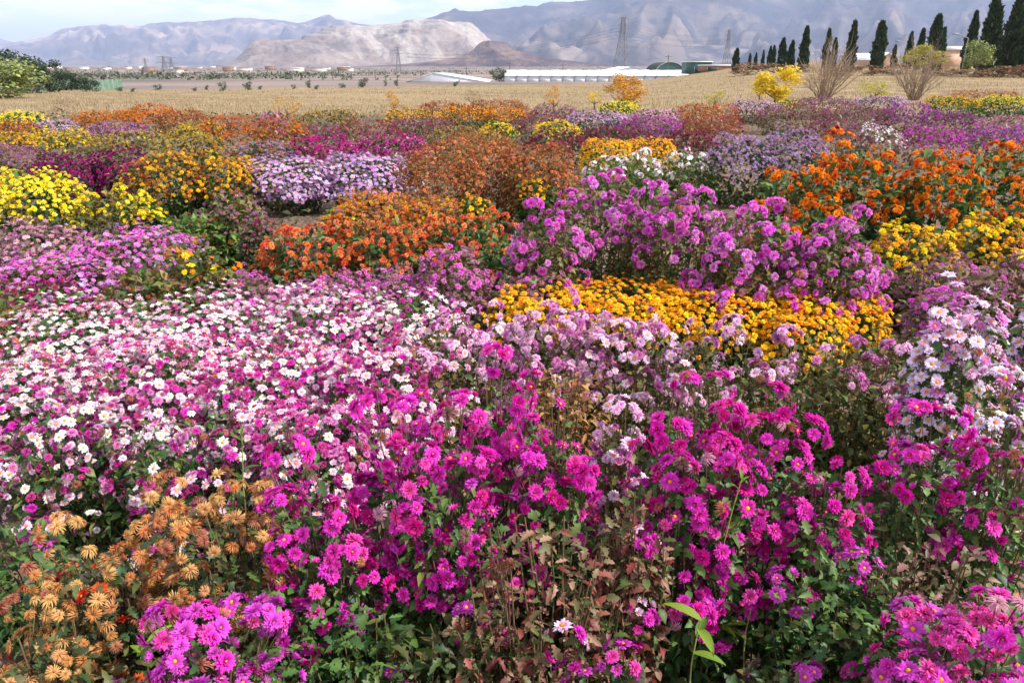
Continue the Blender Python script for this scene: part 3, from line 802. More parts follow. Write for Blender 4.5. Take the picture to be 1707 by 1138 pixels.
        rest = np.arange(n)
    if len(rest) > 0:
        cols = sorted(set(pick[rest]))
        Vs, Fs, Ms, Ts, off, mats = [], [], [], [], 0, []
        for ci, cidx in enumerate(cols):
            sel = rest[pick[rest] == cidx]
            sh, c, _ = k['fl'][cidx]
            tm = ftemplate(('mid_ragged' if sh in ('ragged', 'spider') and near else 'low_ragged' if sh == 'ragged' else 'low_fine') if mid else ('low_ragged' if sh == 'ragged' else 'low'), int(g.integers(0, 3)))
            V, F = scatter((tm[0] * 0.5, tm[1]), P[sel], R[sel], S[sel] * 1.05)
            Vs.append(V); Fs.append(F + off); Ms.append(np.full(len(F), ci)); Ts.append(np.tile(tm[3], len(sel))); off += len(V)
            mats.append(pmat(c))
            Ms[-1] = np.where(np.tile(tm[2], len(sel)) == 1, 99, ci) if mid else Ms[-1]
        mats.append(M_centre)
        Ms = [np.where(q_ == 99, len(mats) - 1, q_) for q_ in Ms]
        V, F = np.concatenate(Vs), np.concatenate(Fs)
        STATS['tris'] += len(F)
        link('blossoms', mk('blossoms', V, F, mats, np.concatenate(Ms), np.concatenate(Ts)), root, 'stuff')
    # ---- stems
    dn = k.get('dense', 1.0)
    if mid:
        nst = k.get('nst', int(np.clip(70 * rx / 0.35, 30, 110) * (1 if near else .6)))
        ds = dirs(g, nst, -0.15)
        E, _ = D.at(ds, 0.93)
        B = np.stack([g.normal(0, 0.16 * rx, nst), g.normal(0, 0.16 * ry, nst), np.full(nst, -0.01)], -1)
        Cc = B * 0.6 + E * [[0.62, 0.62, 0.35]] + g.normal(0, 0.02, (nst, 3))
        tt = np.linspace(0, 1, 6)[None, :, None]
        paths = (1 - tt) ** 2 * B[:, None] + 2 * tt * (1 - tt) * Cc[:, None] + tt ** 2 * E[:, None]
        paths[:, 1:-1] += g.normal(0, 0.006, paths[:, 1:-1].shape)
        rad = np.linspace(0.0034, 0.0017, 6)[None].repeat(nst, 0)
        V, F = tubes(paths, rad)
        if near:                                                 # a thin pedicel under every flower one can pick out
            sel = np.argsort(-face)[:140]
            Q = P[sel]; j = np.argmin(((Q[:, None] - E[None]) ** 2).sum(2), 1)
            st = np.minimum(Q * 0.86, 1) * 0.6 + E[j] * 0.4
            st[:, 2] = np.minimum(st[:, 2], Q[:, 2] - 0.02)
            pp = np.stack([st, (st + Q) / 2 + [0, 0, -.004], Q], 1)
            V2, F2 = tubes(pp, np.full((len(sel), 3), 0.0012))
            F = np.concatenate([F, F2 + len(V)]); V = np.concatenate([V, V2])
        link('stems', mk('stems', V, F, M_stem), root, 'stuff')
    # ---- leaves: along the stems and packed under the flowers
    ll = k['ll']
    lp = ll * FPX / dist
    if near: tm, per, nf, ls = LEAF0, 18, 1050, 0.95
    elif mid: tm, per, nf, ls = LEAFM, 8, 1000, 1.3
    else: tm, per, nf, ls = LEAF2, 0, int(np.clip(1100 * (rx * ry) / 0.5, 500, 1700)), 1.9
    nf = int(nf * dn * (1.0 if not near else max(0.6, min(1.7, rx * h / 0.24))))
    LP, LN, LT = [], [], []
    if per:
        t = g.uniform(0.22, 0.98, (nst, per))
        a = t[..., None]
        LPs = ((1 - a) ** 2 * B[:, None] + 2 * a * (1 - a) * Cc[:, None] + a ** 2 * E[:, None]).reshape(-1, 3)
        az = g.uniform(0, 6.28, len(LPs)); el = g.normal(0.15, 0.4, len(LPs))
        LP.append(LPs); LT.append(np.stack([np.cos(az) * np.cos(el), np.sin(az) * np.cos(el), np.sin(el)], -1))
    dl = dirs(g, nf, -0.95)
    A, AN = D.at(dl, 0.90)
    A = A * (1 - 0.30 * g.random((nf, 1)) ** 2)
    T = AN * 0.8 + g.normal(0, 0.6, (nf, 3)) + [[0, 0, -0.1]]
    LP.append(A); LT.append(T)
    LP, LT = np.concatenate(LP), np.concatenate(LT)
    LT /= np.linalg.norm(LT, axis=1, keepdims=True)
    LP[:, 2] = np.maximum(LP[:, 2], 0.012)
    up = np.tile([[0, 0, 1.0]], (len(LT), 1)) + g.normal(0, 0.45, LT.shape)
    side = np.cross(up, LT); side /= np.linalg.norm(side, axis=1, keepdims=True) + 1e-9
    RL = np.stack([LT, side, np.cross(LT, side)], -1)
    SL = ll * ls * g.uniform(0.55, 1.15, len(LP))
    nl = 0
    if lp > 18 and dist < 2.5:                                   # the large leaves one can pick out, one object each
        score = (LP * (cam / np.linalg.norm(cam))).sum(1) / rx + 0.25 * g.random(len(LP))
        o_ = np.argsort(-score)
        nl = min(k.get('leaf_objs', 110), len(o_))
        for i in o_[:nl]:
            o = bpy.data.objects.new('leaf', leafmesh(k['lf'], int(g.integers(0, 4))))
            M = np.eye(4); M[:3, :3] = RL[i] * SL[i]; M[:3, 3] = LP[i]
            o.parent = root
            o.matrix_basis = Matrix(M.tolist())
            C.objects.link(o)
        STATS['leaves'] += nl
        m_ = np.ones(len(LP), bool); m_[o_[:nl]] = False
        LP, RL, SL = LP[m_], RL[m_], SL[m_]
    if near:                                                     # several leaf shapes, flat and curled
        q = g.integers(0, 4, len(LP)); Vs, Fs, off = [], [], 0
        for v in range(4):
            V, F = scatter(LEAFV[v] if dist < 1.6 else LEAFN[v], LP[q == v], RL[q == v], SL[q == v])
            Vs.append(V); Fs.append(F + off); off += len(V)
        V, F = np.concatenate(Vs), np.concatenate(Fs)
    else:
        V, F = scatter(tm, LP, RL, SL)
    STATS['tris'] += len(F)
    link('foliage', mk('foliage', V, F, lmat(k['lf'])), root, 'stuff')
    return root

# ---------------------------------------------------------------- the flower garden, nearest plants first
# kind, skyline px, skyline py, width px, height m, label
BED = 'chrysanthemums of the pink and white bed'
MAG = 'magenta chrysanthemums at the front of the garden'
GARDEN = [
 # the front edge
 ('violet', 325, 985, 270, .56, 'violet pink chrysanthemum with dense round heads beneath the withered tan bush', dict(cov=1.7, flank=.6)),
 ('sparse_violet', 200, 1085, 200, .44, 'low violet chrysanthemum flowering under the drooping tan blooms', dict(cov=.4)),
 ('spider', 345, 765, 260, .66, 'withered tan chrysanthemum with drooping spidery heads touching the magenta bush', dict()),
 ('spider', 130, 850, 260, .58, 'withered tan and scarlet chrysanthemum with ragged spidery heads at the shaded edge', dict(fl=[('spider', 'pale_tan', 5), ('spider', 'tan', 3), ('open_double', 'scarlet', .7), ('spider', 'tan_pink', 3)], cov=1.1)),
 ('spider', 70, 1030, 220, .44, 'small pale tan withered chrysanthemum low beside the violet heads', dict(fl=[('spider', 'pale_tan', 5), ('spider', 'tan', 2)], cov=1.2)),
 ('green_low', 560, 960, 250, .46, 'dark green leafy chrysanthemum with hardly a flower between violet and reddish plants', dict()),
 ('leggy_red', 900, 800, 330, .70, 'leggy chrysanthemum with withered reddish leaves under the magenta heads', dict()),
 ('leggy_red', 1060, 785, 150, .68, 'second leggy chrysanthemum with curled dry leaves beside the tall weed', dict(cov=.02)),
 ('sparse_violet', 760, 985, 300, .42, 'low leafy chrysanthemum with a few single violet flowers', dict(cov=.10)),
 ('sparse_violet', 1010, 1065, 220, .40, 'low chrysanthemum with a knot of bright violet flowers by the dry stems', dict(cov=.35)),
 ('sparse_violet', 1330, 1075, 260, .36, 'low chrysanthemum with scattered pink flowers over the dark gap', dict(cov=.22)),
 ('magenta', 1640, 960, 300, .60, 'bright pink chrysanthemum crowded with heads beside the dark gap', dict(cov=1.6, flank=.7, fl=[('double', 'bright_pink', 4), ('open_double', 'violet', 3), ('double', 'magenta', 3), ('daisy', 'white', .3)])),
 ('green_low', 1430, 850, 270, .60, 'green leafy chrysanthemum past flowering below the magenta cluster', dict(lf='green')),
 ('leggy_red', 1590, 850, 260, .58, 'brown withering chrysanthemum beneath the tall magenta stems', dict(lf='dusk', cov=.05)),
 ('green_low', 5, 838, 200, .42, 'shaded leafy chrysanthemum between the white daisies and the tan heads at the edge', dict(cov=.0)),
 ('leggy_red', 250, 905, 170, .40, 'low brown withered chrysanthemum under the drooping tan heads', dict(lf='brown', cov=.03)),
 ('green_low', 440, 900, 170, .50, 'deep green leafy chrysanthemum with a lone violet head by the tan bush', dict(cov=.03)),
 # magenta clumps
 ('magenta', 520, 765, 210, .66, 'magenta chrysanthemum clump against the tan withered bush', dict(flank=.6)),
 ('magenta', 700, 655, 240, .78, 'broad magenta chrysanthemum leaning over the reddish leaves', dict(flank=.55)),
 ('magenta', 845, 580, 150, .86, 'tallest magenta chrysanthemum spire above the pink pompoms', dict(flank=.6)),
 ('magenta', 930, 660, 135, .78, 'magenta chrysanthemum clump beside the gap with pale buds', dict(flank=.55)),
 ('magenta', 740, 720, 210, .72, 'magenta chrysanthemum clump hanging in front of the broad one', dict(flank=.5)),
 ('magenta', 1135, 648, 150, .80, 'deep magenta chrysanthemum clump behind the tall weed', dict(flank=.6)),
 ('magenta', 1270, 625, 230, .82, 'deep magenta chrysanthemum crown next to the two big pale daisies', dict(flank=.6)),
 ('magenta', 1190, 720, 210, .72, 'magenta chrysanthemum clump around the tall weed', dict(flank=.6)),
 ('magenta', 1390, 735, 170, .70, 'thin magenta chrysanthemum sprays drooping over green leaves', dict(cov=1.0, flank=.6)),
 ('magenta', 1555, 672, 170, .74, 'tall loose magenta chrysanthemum in front of the lilac daisies', dict(cov=1.2, flank=.5)),
 ('magenta', 1690, 705, 160, .72, 'magenta chrysanthemum below the white daisies at the garden edge', dict(cov=1.5, flank=.5)),
 # pale pink
 ('lilac_daisy', 1625, 484, 165, .86, 'large pale lilac daisy chrysanthemum in a dense round cluster', dict()),
 ('pink_daisy', 1702, 612, 150, .76, 'white and lilac daisy chrysanthemum cluster under the dense round one', dict(cov=.9)),
 ('lilac_daisy', 1745, 470, 90, .84, 'pale lilac daisy chrysanthemum at the very edge beside the round cluster', dict()),
 ('pink_pompom', 925, 496, 200, .64, 'pale pink pompom chrysanthemum at the corner of the golden mat', dict()),
 ('pink_pompom', 1060, 498, 200, .66, 'pink pompom chrysanthemum on thin stems against the golden mat', dict()),
 ('pink_pompom', 1215, 512, 230, .70, 'pale pink pompom chrysanthemum behind the deep magenta crown', dict(cov=.75)),
 ('sparse_pompom', 1370, 530, 220, .66, 'browning chrysanthemum with few pink pompoms below the golden mat', dict()),
 ('sparse_pompom', 1490, 520, 210, .66, 'olive leaved chrysanthemum with pink pompoms beside the dense lilac cluster', dict(lf='olive')),
 ('sparse_pompom', 1430, 590, 220, .56, 'leafy brown and olive chrysanthemum around a dark hollow', dict(cov=.06)),
 ('sparse_pompom', 950, 575, 190, .58, 'rusty leaved chrysanthemum with single pale pompoms', dict(lf='brown', cov=.16)),
 ('pink_pompom', 1035, 672, 100, .66, 'small pale pink pompom chrysanthemum squeezed between two magenta clumps', dict()),
 ('pink_pompom', 765, 500, 190, .62, 'pale pink pompom chrysanthemum at the end of the white bed', dict(cov=.95, flank=.8)),
 ('pink_pompom', 680, 545, 210, .62, 'blush pompom chrysanthemum between the white bed and the magenta spire', dict(cov=.95, flank=.8, fl=[('pompom', 'pale_pink', 4), ('daisy', 'blush', 3), ('double', 'wine_pink', 2)])),
 # the pink and white bed
 ('white_mat', 120, 486, 280, .56, 'white and pink daisy chrysanthemum at the back corner of the bed by orange blooms', dict(group=BED)),
 ('white_mat', 330, 474, 270, .58, 'mostly white daisy chrysanthemum at the back of the bed before green weeds', dict(group=BED)),
 ('white_mat', 540, 470, 260, .58, 'white and pink daisy chrysanthemum at the back of the bed before faded mauve stems', dict(group=BED)),
 ('white_mat', 690, 478, 200, .58, 'white and blush chrysanthemum at the back of the bed nearest the golden mat', dict(group=BED)),
 ('white_magenta', 25, 575, 260, .56, 'pink and white chrysanthemum in mid bed cut by the picture edge', dict(group=BED)),
 ('white_magenta', 235, 545, 290, .60, 'pink and white chrysanthemum in the middle of the bed with many white daisies', dict(group=BED)),
 ('white_magenta', 450, 545, 290, .60, 'deep pink and white chrysanthemum in the middle of the bed', dict(group=BED, fl=[('daisy', 'white', 3), ('daisy', 'blush', 2), ('double', 'wine_pink', 5), ('double', 'magenta', 3)])),
 ('white_magenta', 610, 565, 220, .60, 'deep pink chrysanthemum of the bed beside the blush pompoms', dict(group=BED, fl=[('daisy', 'white', 2), ('daisy', 'blush', 3), ('double', 'wine_pink', 5), ('double', 'magenta', 3)])),
 ('white_mat', 110, 640, 270, .52, 'white daisy chrysanthemum with yellow eyes on the front slope above the tan bush', dict(group=BED, cov=.8, clump=.57)),
 ('white_magenta', 330, 645, 290, .54, 'pink and white chrysanthemum on the front slope over a dark hollow', dict(group=BED, cov=.95, clump=.57)),
 ('white_magenta', 520, 650, 250, .54, 'pink chrysanthemum on the front slope of the bed touching the magenta clump', dict(group=BED, fl=[('daisy', 'white', 2), ('daisy', 'blush', 3), ('double', 'wine_pink', 5), ('double', 'mid_pink', 3)])),
 # the golden mat
 ('golden_mat', 905, 472, 180, .42, 'golden button chrysanthemum at the end of the mat behind the pink pompoms', dict(aspect=.66, flank=.6, group='golden chrysanthemums of the mat')),
 ('golden_mat', 1040, 462, 250, .42, 'golden button chrysanthemum in the mat below the tall orchid bush', dict(aspect=.66, flank=.6, group='golden chrysanthemums of the mat')),
 ('golden_mat', 1200, 464, 260, .42, 'golden button chrysanthemum in the middle of the mat', dict(aspect=.66, flank=.6, group='golden chrysanthemums of the mat')),
 ('golden_mat', 1365, 466, 230, .42, 'golden button chrysanthemum at the end of the mat below the bronze yellow bush', dict(aspect=.66, flank=.6, group='golden chrysanthemums of the mat')),
 ('golden_mat', 1340, 508, 150, .36, 'golden button chrysanthemum trailing out of the mat among pink pompoms', dict(group='golden chrysanthemums of the mat')),
 # behind the white bed
 ('faded_mauve', 420, 448, 150, .52, 'faded mauve chrysanthemum behind the white bed below the maroon stems', dict()),
 ('faded_mauve', 560, 442, 190, .50, 'faded mauve and brown chrysanthemum straggling below the coral bush', dict()),
 ('faded_mauve', 755, 405, 150, .62, 'tall faded mauve chrysanthemum between the coral bush and the white bed', dict(cov=.85)),
 ('faded_mauve', 660, 440, 150, .50, 'low faded mauve chrysanthemum with one white bloom', dict()),
 ('faded_mauve', 880, 448, 110, .48, 'small mauve chrysanthemum at the tip of the golden mat', dict()),
 ('dusty_bed', 60, 362, 190, .60, 'dusty pink chrysanthemum below the bright yellow bush', dict()),
 ('lilac_bed', 215, 368, 220, .56, 'lilac chrysanthemum spreading below the yellow green bush', dict()),
 ('lilac_bed', 90, 415, 230, .48, 'lilac and mauve chrysanthemum below the dusty pink one', dict()),
 ('green_mound', 240, 440, 170, .44, 'green leafy chrysanthemum past flowering behind the white bed', dict(lf='olive')),
 ('faded_mauve', 60, 452, 180, .42, 'wine coloured low chrysanthemum with light green shoots', dict(fl=[('ragged', 'wine', 3), ('double', 'dark_magenta', 2)], lf='bright', cov=.5)),
 ('orange_daisy', 320, 402, 140, .52, 'orange daisy chrysanthemum beside the lilac bed', dict()),
 ('orange_daisy', 8, 490, 60, .46, 'small orange chrysanthemum at the corner of the white bed', dict(cov=.9)),
 ('green_mound', 335, 345, 150, .46, 'light green mound of chrysanthemum leaves by the bare soil', dict()),
 ('mauve_green', 385, 312, 110, .60, 'green and dusky mauve chrysanthemum beside the lilac bush', dict()),
 ('dusk_mauve', 428, 352, 70, .54, 'dark maroon leaved chrysanthemum beside the coral bush', dict(fl=[('ragged', 'wine', 2), ('ragged', 'dusk', 2)], lf='shade', cov=.5)),
 ('coral', 515, 366, 170, .56, 'coral red chrysanthemum beside the dark maroon plant', dict(group='coral chrysanthemums')),
 ('coral', 640, 354, 180, .58, 'coral orange chrysanthemum in the middle of the coral row', dict(group='coral chrysanthemums')),
 ('coral', 775, 342, 180, .60, 'coral orange chrysanthemum reaching the tall orchid bush', dict(group='coral chrysanthemums')),
 ('coral', 850, 380, 110, .56, 'sparse coral chrysanthemum in the shade of the orchid bush', dict(cov=.4, group='coral chrysanthemums')),
 ('rust_gold', 620, 312, 150, .54, 'peach and brown chrysanthemum in front of the lilac bush', dict()),
 ('yellow', 572, 338, 70, .40, 'small yellow chrysanthemum at the edge of the bare soil', dict(cov=.7)),
 ('yellow', 790, 322, 60, .54, 'small golden chrysanthemum above the coral row', dict(fl=[('double', 'golden', 3)])),
 ('rust_gold', 720, 322, 120, .50, 'rusty gold chrysanthemum just above the coral row', dict()),
 ('yellow', 895, 292, 70, .56, 'small golden chrysanthemum under the rusty bushes', dict(fl=[('double', 'golden', 3)], cov=.5)),
 # orchid bush
 ('orchid', 905, 330, 130, .82, 'orchid pink chrysanthemum hanging over the coral row', dict(group='tall orchid pink chrysanthemums', flank=.6)),
 ('orchid', 1010, 278, 190, .94, 'tallest orchid pink chrysanthemum beside the rusty bush', dict(group='tall orchid pink chrysanthemums')),
 ('orchid', 1150, 296, 190, .92, 'orchid pink chrysanthemum above the darkest shade of its row', dict(group='tall orchid pink chrysanthemums')),
 ('orchid', 1270, 322, 190, .88, 'orchid pink chrysanthemum in front of the orange bush', dict(group='tall orchid pink chrysanthemums', flank=.65)),
 ('orchid', 1400, 352, 160, .80, 'orchid pink chrysanthemum next to the bronze yellow bush', dict(group='tall orchid pink chrysanthemums', flank=.7)),
 ('orchid', 1080, 412, 110, .40, 'small orchid pink chrysanthemum in the shade over the golden mat', dict(cov=.6)),
 # orange bush and its neighbours
 ('marigold', 1345, 262, 170, .92, 'orange pompom chrysanthemum beside the grey lilac bush', dict(group='orange pompom chrysanthemums')),
 ('marigold', 1450, 232, 180, .98, 'tallest orange pompom chrysanthemum in front of the magenta strip', dict(group='orange pompom chrysanthemums')),
 ('marigold', 1580, 240, 180, .96, 'orange pompom chrysanthemum with a deep green hollow below', dict(group='orange pompom chrysanthemums', flank=.4)),
 ('marigold', 1690, 225, 160, .98, 'orange pompom chrysanthemum above the bronze yellow bush at the edge', dict(group='orange pompom chrysanthemums', flank=.5)),
 ('marigold', 1695, 330, 70, .70, 'small orange pompom chrysanthemum low at the edge', dict(flank=.8)),
 ('bronze', 1530, 362, 170, .62, 'bronze yellow chrysanthemum below the deep green hollow', dict()),
 ('bronze', 1660, 356, 170, .62, 'bronze yellow chrysanthemum below the low orange pompoms', dict()),
 ('dusk_mauve', 1600, 418, 190, .56, 'dusky mauve withering chrysanthemum below the bronze yellow bushes', dict()),
 ('dusk_mauve', 1700, 408, 120, .58, 'dusky purple withering chrysanthemum at the edge behind the lilac daisies', dict()),
 ('faded_mauve', 1580, 468, 130, .56, 'bright mauve chrysanthemum sprays behind the dense lilac cluster', dict(fl=[('double', 'orchid', 3), ('ragged', 'mauve', 2)])),
 ('green_mound', 1480, 440, 130, .42, 'yellowing leafy chrysanthemum at the end of the golden mat', dict(lf='olive')),
 # the middle of the garden
 ('rust', 735, 232, 150, .86, 'rust brown chrysanthemum beside the lilac bush', dict(group='rust brown chrysanthemums')),
 ('rust', 815, 226, 130, .86, 'rust brown chrysanthemum in the middle of the rusty row', dict(group='rust brown chrysanthemums')),
 ('rust', 900, 230, 140, .86, 'rust brown chrysanthemum behind the tallest orchid one', dict(group='rust brown chrysanthemums')),
 ('lilac', 480, 256, 150, .60, 'lilac daisy chrysanthemum mound beside the golden brown bush', dict(group='lilac daisy mounds')),
 ('lilac', 600, 250, 160, .62, 'lilac daisy chrysanthemum mound beside the rusty row', dict(group='lilac daisy mounds')),
 ('gold_brown', 270, 248, 130, .70, 'golden brown chrysanthemum with pompoms behind the yellow bush', dict()),
 ('gold_brown', 360, 242, 120, .72, 'golden and rust chrysanthemum against the lilac mound', dict()),
 ('dark_magenta', 110, 250, 130, .64, 'dark magenta chrysanthemum behind the bright yellow bush', dict()),
 ('dark_magenta', 200, 246, 110, .66, 'dark magenta chrysanthemum beside the golden brown bush', dict()),
 ('yellow', 50, 278, 170, .68, 'bright yellow chrysanthemum in full bloom at the edge', dict(cov=1.0, flank=.6)),
 ('yellow_green', 180, 306, 150, .58, 'yellow and green chrysanthemum half gone over', dict(cov=.6)),
 ('yellow', 235, 330, 80, .46, 'pale yellow chrysanthemum low below the half green one', dict()),
 ('dusty_bed', 20, 236, 110, .62, 'mauve and green chrysanthemum behind the dark magenta one', dict(fl=[('ragged', 'mauve', 3), ('ragged', 'dusk', 2)])),
 ('white_green', 1050, 248, 140, .62, 'white daisy chrysanthemum with bright green leaves behind the orchid bush', dict()),
 ('white_green', 1155, 246, 110, .62, 'white and pink daisy chrysanthemum beside the grey lilac bush', dict()),
 ('grey_lilac', 1240, 216, 140, .82, 'grey lilac chrysanthemum bush above the white daisies', dict()),
 ('grey_lilac', 1325, 210, 120, .84, 'pale grey lilac chrysanthemum bush behind the orange pompoms', dict()),
 ('golden_mat', 1010, 229, 85, .60, 'golden yellow chrysanthemum strip end beside the rusty row', dict(flank=.9)),
 ('golden_mat', 1085, 227, 85, .60, 'golden yellow chrysanthemum strip end beside the grey lilac bush', dict(flank=.9)),
 ('magenta_far', 540, 222, 120, .62, 'crimson magenta chrysanthemum behind the first lilac mound', dict()),
 ('magenta_far', 650, 216, 130, .64, 'crimson magenta chrysanthemum with pale pink blooms behind the second lilac mound', dict(fl=[('double', 'dark_magenta', 3), ('double', 'magenta', 2), ('daisy', 'blush', .9)])),
 ('maroon', 930, 214, 110, .62, 'dark wine chrysanthemum behind the rusty row', dict()),
 ('maroon', 1030, 206, 130, .64, 'dark wine chrysanthemum behind the golden strip', dict()),
 ('maroon', 1150, 212, 110, .64, 'dark maroon chrysanthemum beside the grey lilac bush', dict()),
 ('rust_gold', 800, 214, 130, .60, 'tawny chrysanthemum behind the rusty row', dict(fl=[('ragged', 'tawny', 3), ('ragged', 'rust', 2), ('ragged', 'wine', 1)])),
 ('brown_green', 760, 205, 110, .58, 'brown green chrysanthemum gone over beside the yellow patch', dict()),
 ('pale_lilac_far', 430, 232, 120, .56, 'pale lilac and tan chrysanthemum behind the golden rust one', dict(fl=[('ragged', 'grey_lilac', 3), ('ragged', 'tawny', 1.5)])),
 ('purple', 1560, 206, 110, .64, 'magenta purple chrysanthemum strip behind the orange pompoms', dict(fl=[('double', 'dark_magenta', 2), ('double', 'violet', 3)])),
 ('purple', 1665, 203, 100, .64, 'purple chrysanthemum behind the orange pompoms at the edge', dict()),
 ('white_green', 1465, 205, 90, .66, 'white flecked chrysanthemum beside the purple strip', dict(lf='dusk')),
 ('maroon_mauve', 1400, 196, 130, .70, 'dark mauve chrysanthemum behind the orange pompoms', dict()),
 # the far half
 ('yellow', 830, 200, 70, .56, 'yellow chrysanthemum at the start of the short yellow strip', dict()),
 ('yellow', 930, 198, 90, .58, 'yellow chrysanthemum at the end of the short yellow strip', dict()),
 ('maroon_mauve', 700, 192, 120, .60, 'mauve and rust chrysanthemum in front of the long golden row', dict()),
 ('maroon_mauve', 610, 198, 120, .60, 'wine and brown chrysanthemum above the crimson ones', dict(fl=[('ragged', 'wine', 3), ('ragged', 'rust', 3), ('ragged', 'umber', 1)])),
 ('purple', 530, 204, 90, .58, 'dull mauve chrysanthemum above the crimson ones', dict(fl=[('ragged', 'mauve', 3), ('ragged', 'wine', 2)])),
 ('orange_rust', 385, 186, 110, .74, 'tall orange rust chrysanthemum at the back of the garden', dict()),
 ('orange_rust', 465, 192, 90, .72, 'orange rust chrysanthemum with a purple neighbour', dict()),
 ('purple', 452, 182, 50, .78, 'upright purple chrysanthemum among the orange rust ones', dict()),
 ('greenish', 220, 212, 130, .60, 'greenish yellow chrysanthemum behind the dark magenta ones', dict()),
 ('greenish', 310, 214, 120, .62, 'greenish yellow chrysanthemum beside the orange rust one', dict()),
 ('gold_bed', 95, 208, 110, .62, 'golden chrysanthemum spread behind the mauve one', dict()),
 ('gold_bed', 20, 216, 100, .58, 'golden and olive chrysanthemum at the edge', dict()),
 ('gold_bed', 330, 198, 80, .62, 'mustard chrysanthemum in front of the rust ones', dict()),
 ('orange', 175, 180, 110, .60, 'orange chrysanthemum row end by the lilac patch', dict()),
 ('orange', 250, 172, 90, .66, 'orange chrysanthemum at the edge of the dry field', dict()),
 ('rust', 300, 180, 90, .60, 'brown chrysanthemum at the edge of the dry field', dict()),
 ('yellow', 30, 184, 90, .60, 'clear yellow chrysanthemum below the olive tree', dict()),
 ('rust_red', 25, 198, 80, .54, 'rust red chrysanthemum below the clear yellow one', dict()),
 ('pale_lilac_far', 90, 196, 70, .54, 'lilac chrysanthemum beside the rust red one', dict()),
 ('purple', 190, 202, 110, .50, 'lilac purple chrysanthemum in front of the orange row', dict(fl=[('ragged', 'mauve', 3), ('double', 'purple', 2), ('ragged', 'grey_lilac', 2)])),
 ('brown_green', 545, 180, 110, .62, 'green and brown chrysanthemum at the edge of the dry field', dict()),
 ('brown_green', 485, 200, 60, .56, 'straw coloured chrysanthemum gone over', dict()),
 ('gold_bed', 690, 178, 100, .58, 'golden chrysanthemum at the start of the long golden row', dict(fl=[('double', 'golden', 3), ('double', 'mustard', 2), ('ragged', 'rust', 1)])),
 ('gold_bed', 780, 174, 100, .60, 'golden chrysanthemum in the long golden row', dict(fl=[('double', 'golden', 3), ('double', 'amber', 2), ('ragged', 'rust', 2)])),
 ('gold_bed', 845, 178, 80, .58, 'golden chrysanthemum at the end of the long golden row', dict(fl=[('double', 'golden', 3), ('double', 'amber', 2), ('ragged', 'rust', 2)])),
 ('rust_red', 740, 166, 90, .66, 'rust red chrysanthemum against the dry field', dict()),
 ('rust_red', 830, 163, 110, .66, 'rust red chrysanthemum behind the long golden row', dict()),
 ('maroon_mauve', 925, 172, 90, .66, 'dark plum chrysanthemum before the golden shrub', dict(fl=[('ragged', 'plum', 3), ('ragged', 'mauve', 2), ('ragged', 'wine', 2)])),
 ('maroon_mauve', 900, 190, 100, .56, 'mauve brown chrysanthemum above the yellow strip', dict()),
 ('yellow', 1035, 166, 80, .64, 'yellow chrysanthemum beneath the golden shrub', dict()),
 ('pale_lilac_far', 1000, 182, 110, .56, 'pale lilac chrysanthemum below the yellow one', dict()),
 ('pale_lilac_far', 1095, 178, 90, .58, 'pale pink chrysanthemum beside the orange mound', dict(fl=[('daisy', 'pale_pink', 3), ('ragged', 'dusty_pink', 3)])),
 ('purple', 1085, 192, 110, .56, 'violet chrysanthemum below the pale pink one', dict()),
 ('orange', 1180, 170, 110, .68, 'orange rust mound of chrysanthemum before the field', dict(fl=[('double', 'orange', 3), ('ragged', 'rust', 3), ('double', 'burnt_orange', 2)])),
 ('rust_red', 1190, 190, 110, .60, 'wine and rust chrysanthemum below the orange mound', dict(fl=[('ragged', 'wine', 3), ('ragged', 'rust_red', 3)])),
 ('pale_lilac_far', 1260, 165, 90, .62, 'white lilac chrysanthemum below the bright yellow shrub', dict()),
 ('yellow', 1310, 163, 50, .58, 'small yellow chrysanthemum below the bright yellow shrub', dict()),
 ('maroon_mauve', 1320, 172, 130, .66, 'plum and mauve chrysanthemum spread below the first bare shrub', dict()),
 ('maroon_mauve', 1430, 174, 120, .66, 'mauve chrysanthemum spread between the two bare shrubs', dict()),
 ('purple', 1375, 158, 120, .66, 'purple mauve chrysanthemum at the foot of the first bare shrub', dict(fl=[('ragged', 'mauve', 3), ('double', 'purple', 2), ('ragged', 'plum', 2)])),
 ('purple', 1520, 170, 100, .72, 'bright purple chrysanthemum at the foot of the second bare shrub', dict()),
 ('purple', 1585, 182, 90, .64, 'dull purple chrysanthemum before the lemon yellow row', dict(fl=[('double', 'purple', 2), ('ragged', 'plum', 2), ('ragged', 'mauve', 2)])),
 ('pale_lilac_far', 1470, 158, 90, .60, 'pale pink chrysanthemum beneath the second bare shrub', dict()),
 ('yellow', 1590, 158, 100, .66, 'mustard yellow chrysanthemum at the start of the lemon yellow row', dict(fl=[('double', 'mustard', 3), ('double', 'yellow', 3)])),
 ('yellow', 1680, 157, 110, .66, 'lemon yellow chrysanthemum in the row before the brown hedge', dict()),
 ('dusty_bed', 1680, 190, 110, .56, 'dusty pink and tan chrysanthemum below the lemon yellow row', dict()),
 ('rust', 1640, 148, 130, .62, 'tan and pink chrysanthemum behind the lemon yellow row', dict(fl=[('ragged', 'tawny', 3), ('ragged', 'dusty_pink', 2)])),
]
for kind, px, py, w, h, label, opt in GARDEN:
    opt = dict(opt)
    chrysanthemum(kind, px, py, w, h, label, **opt)
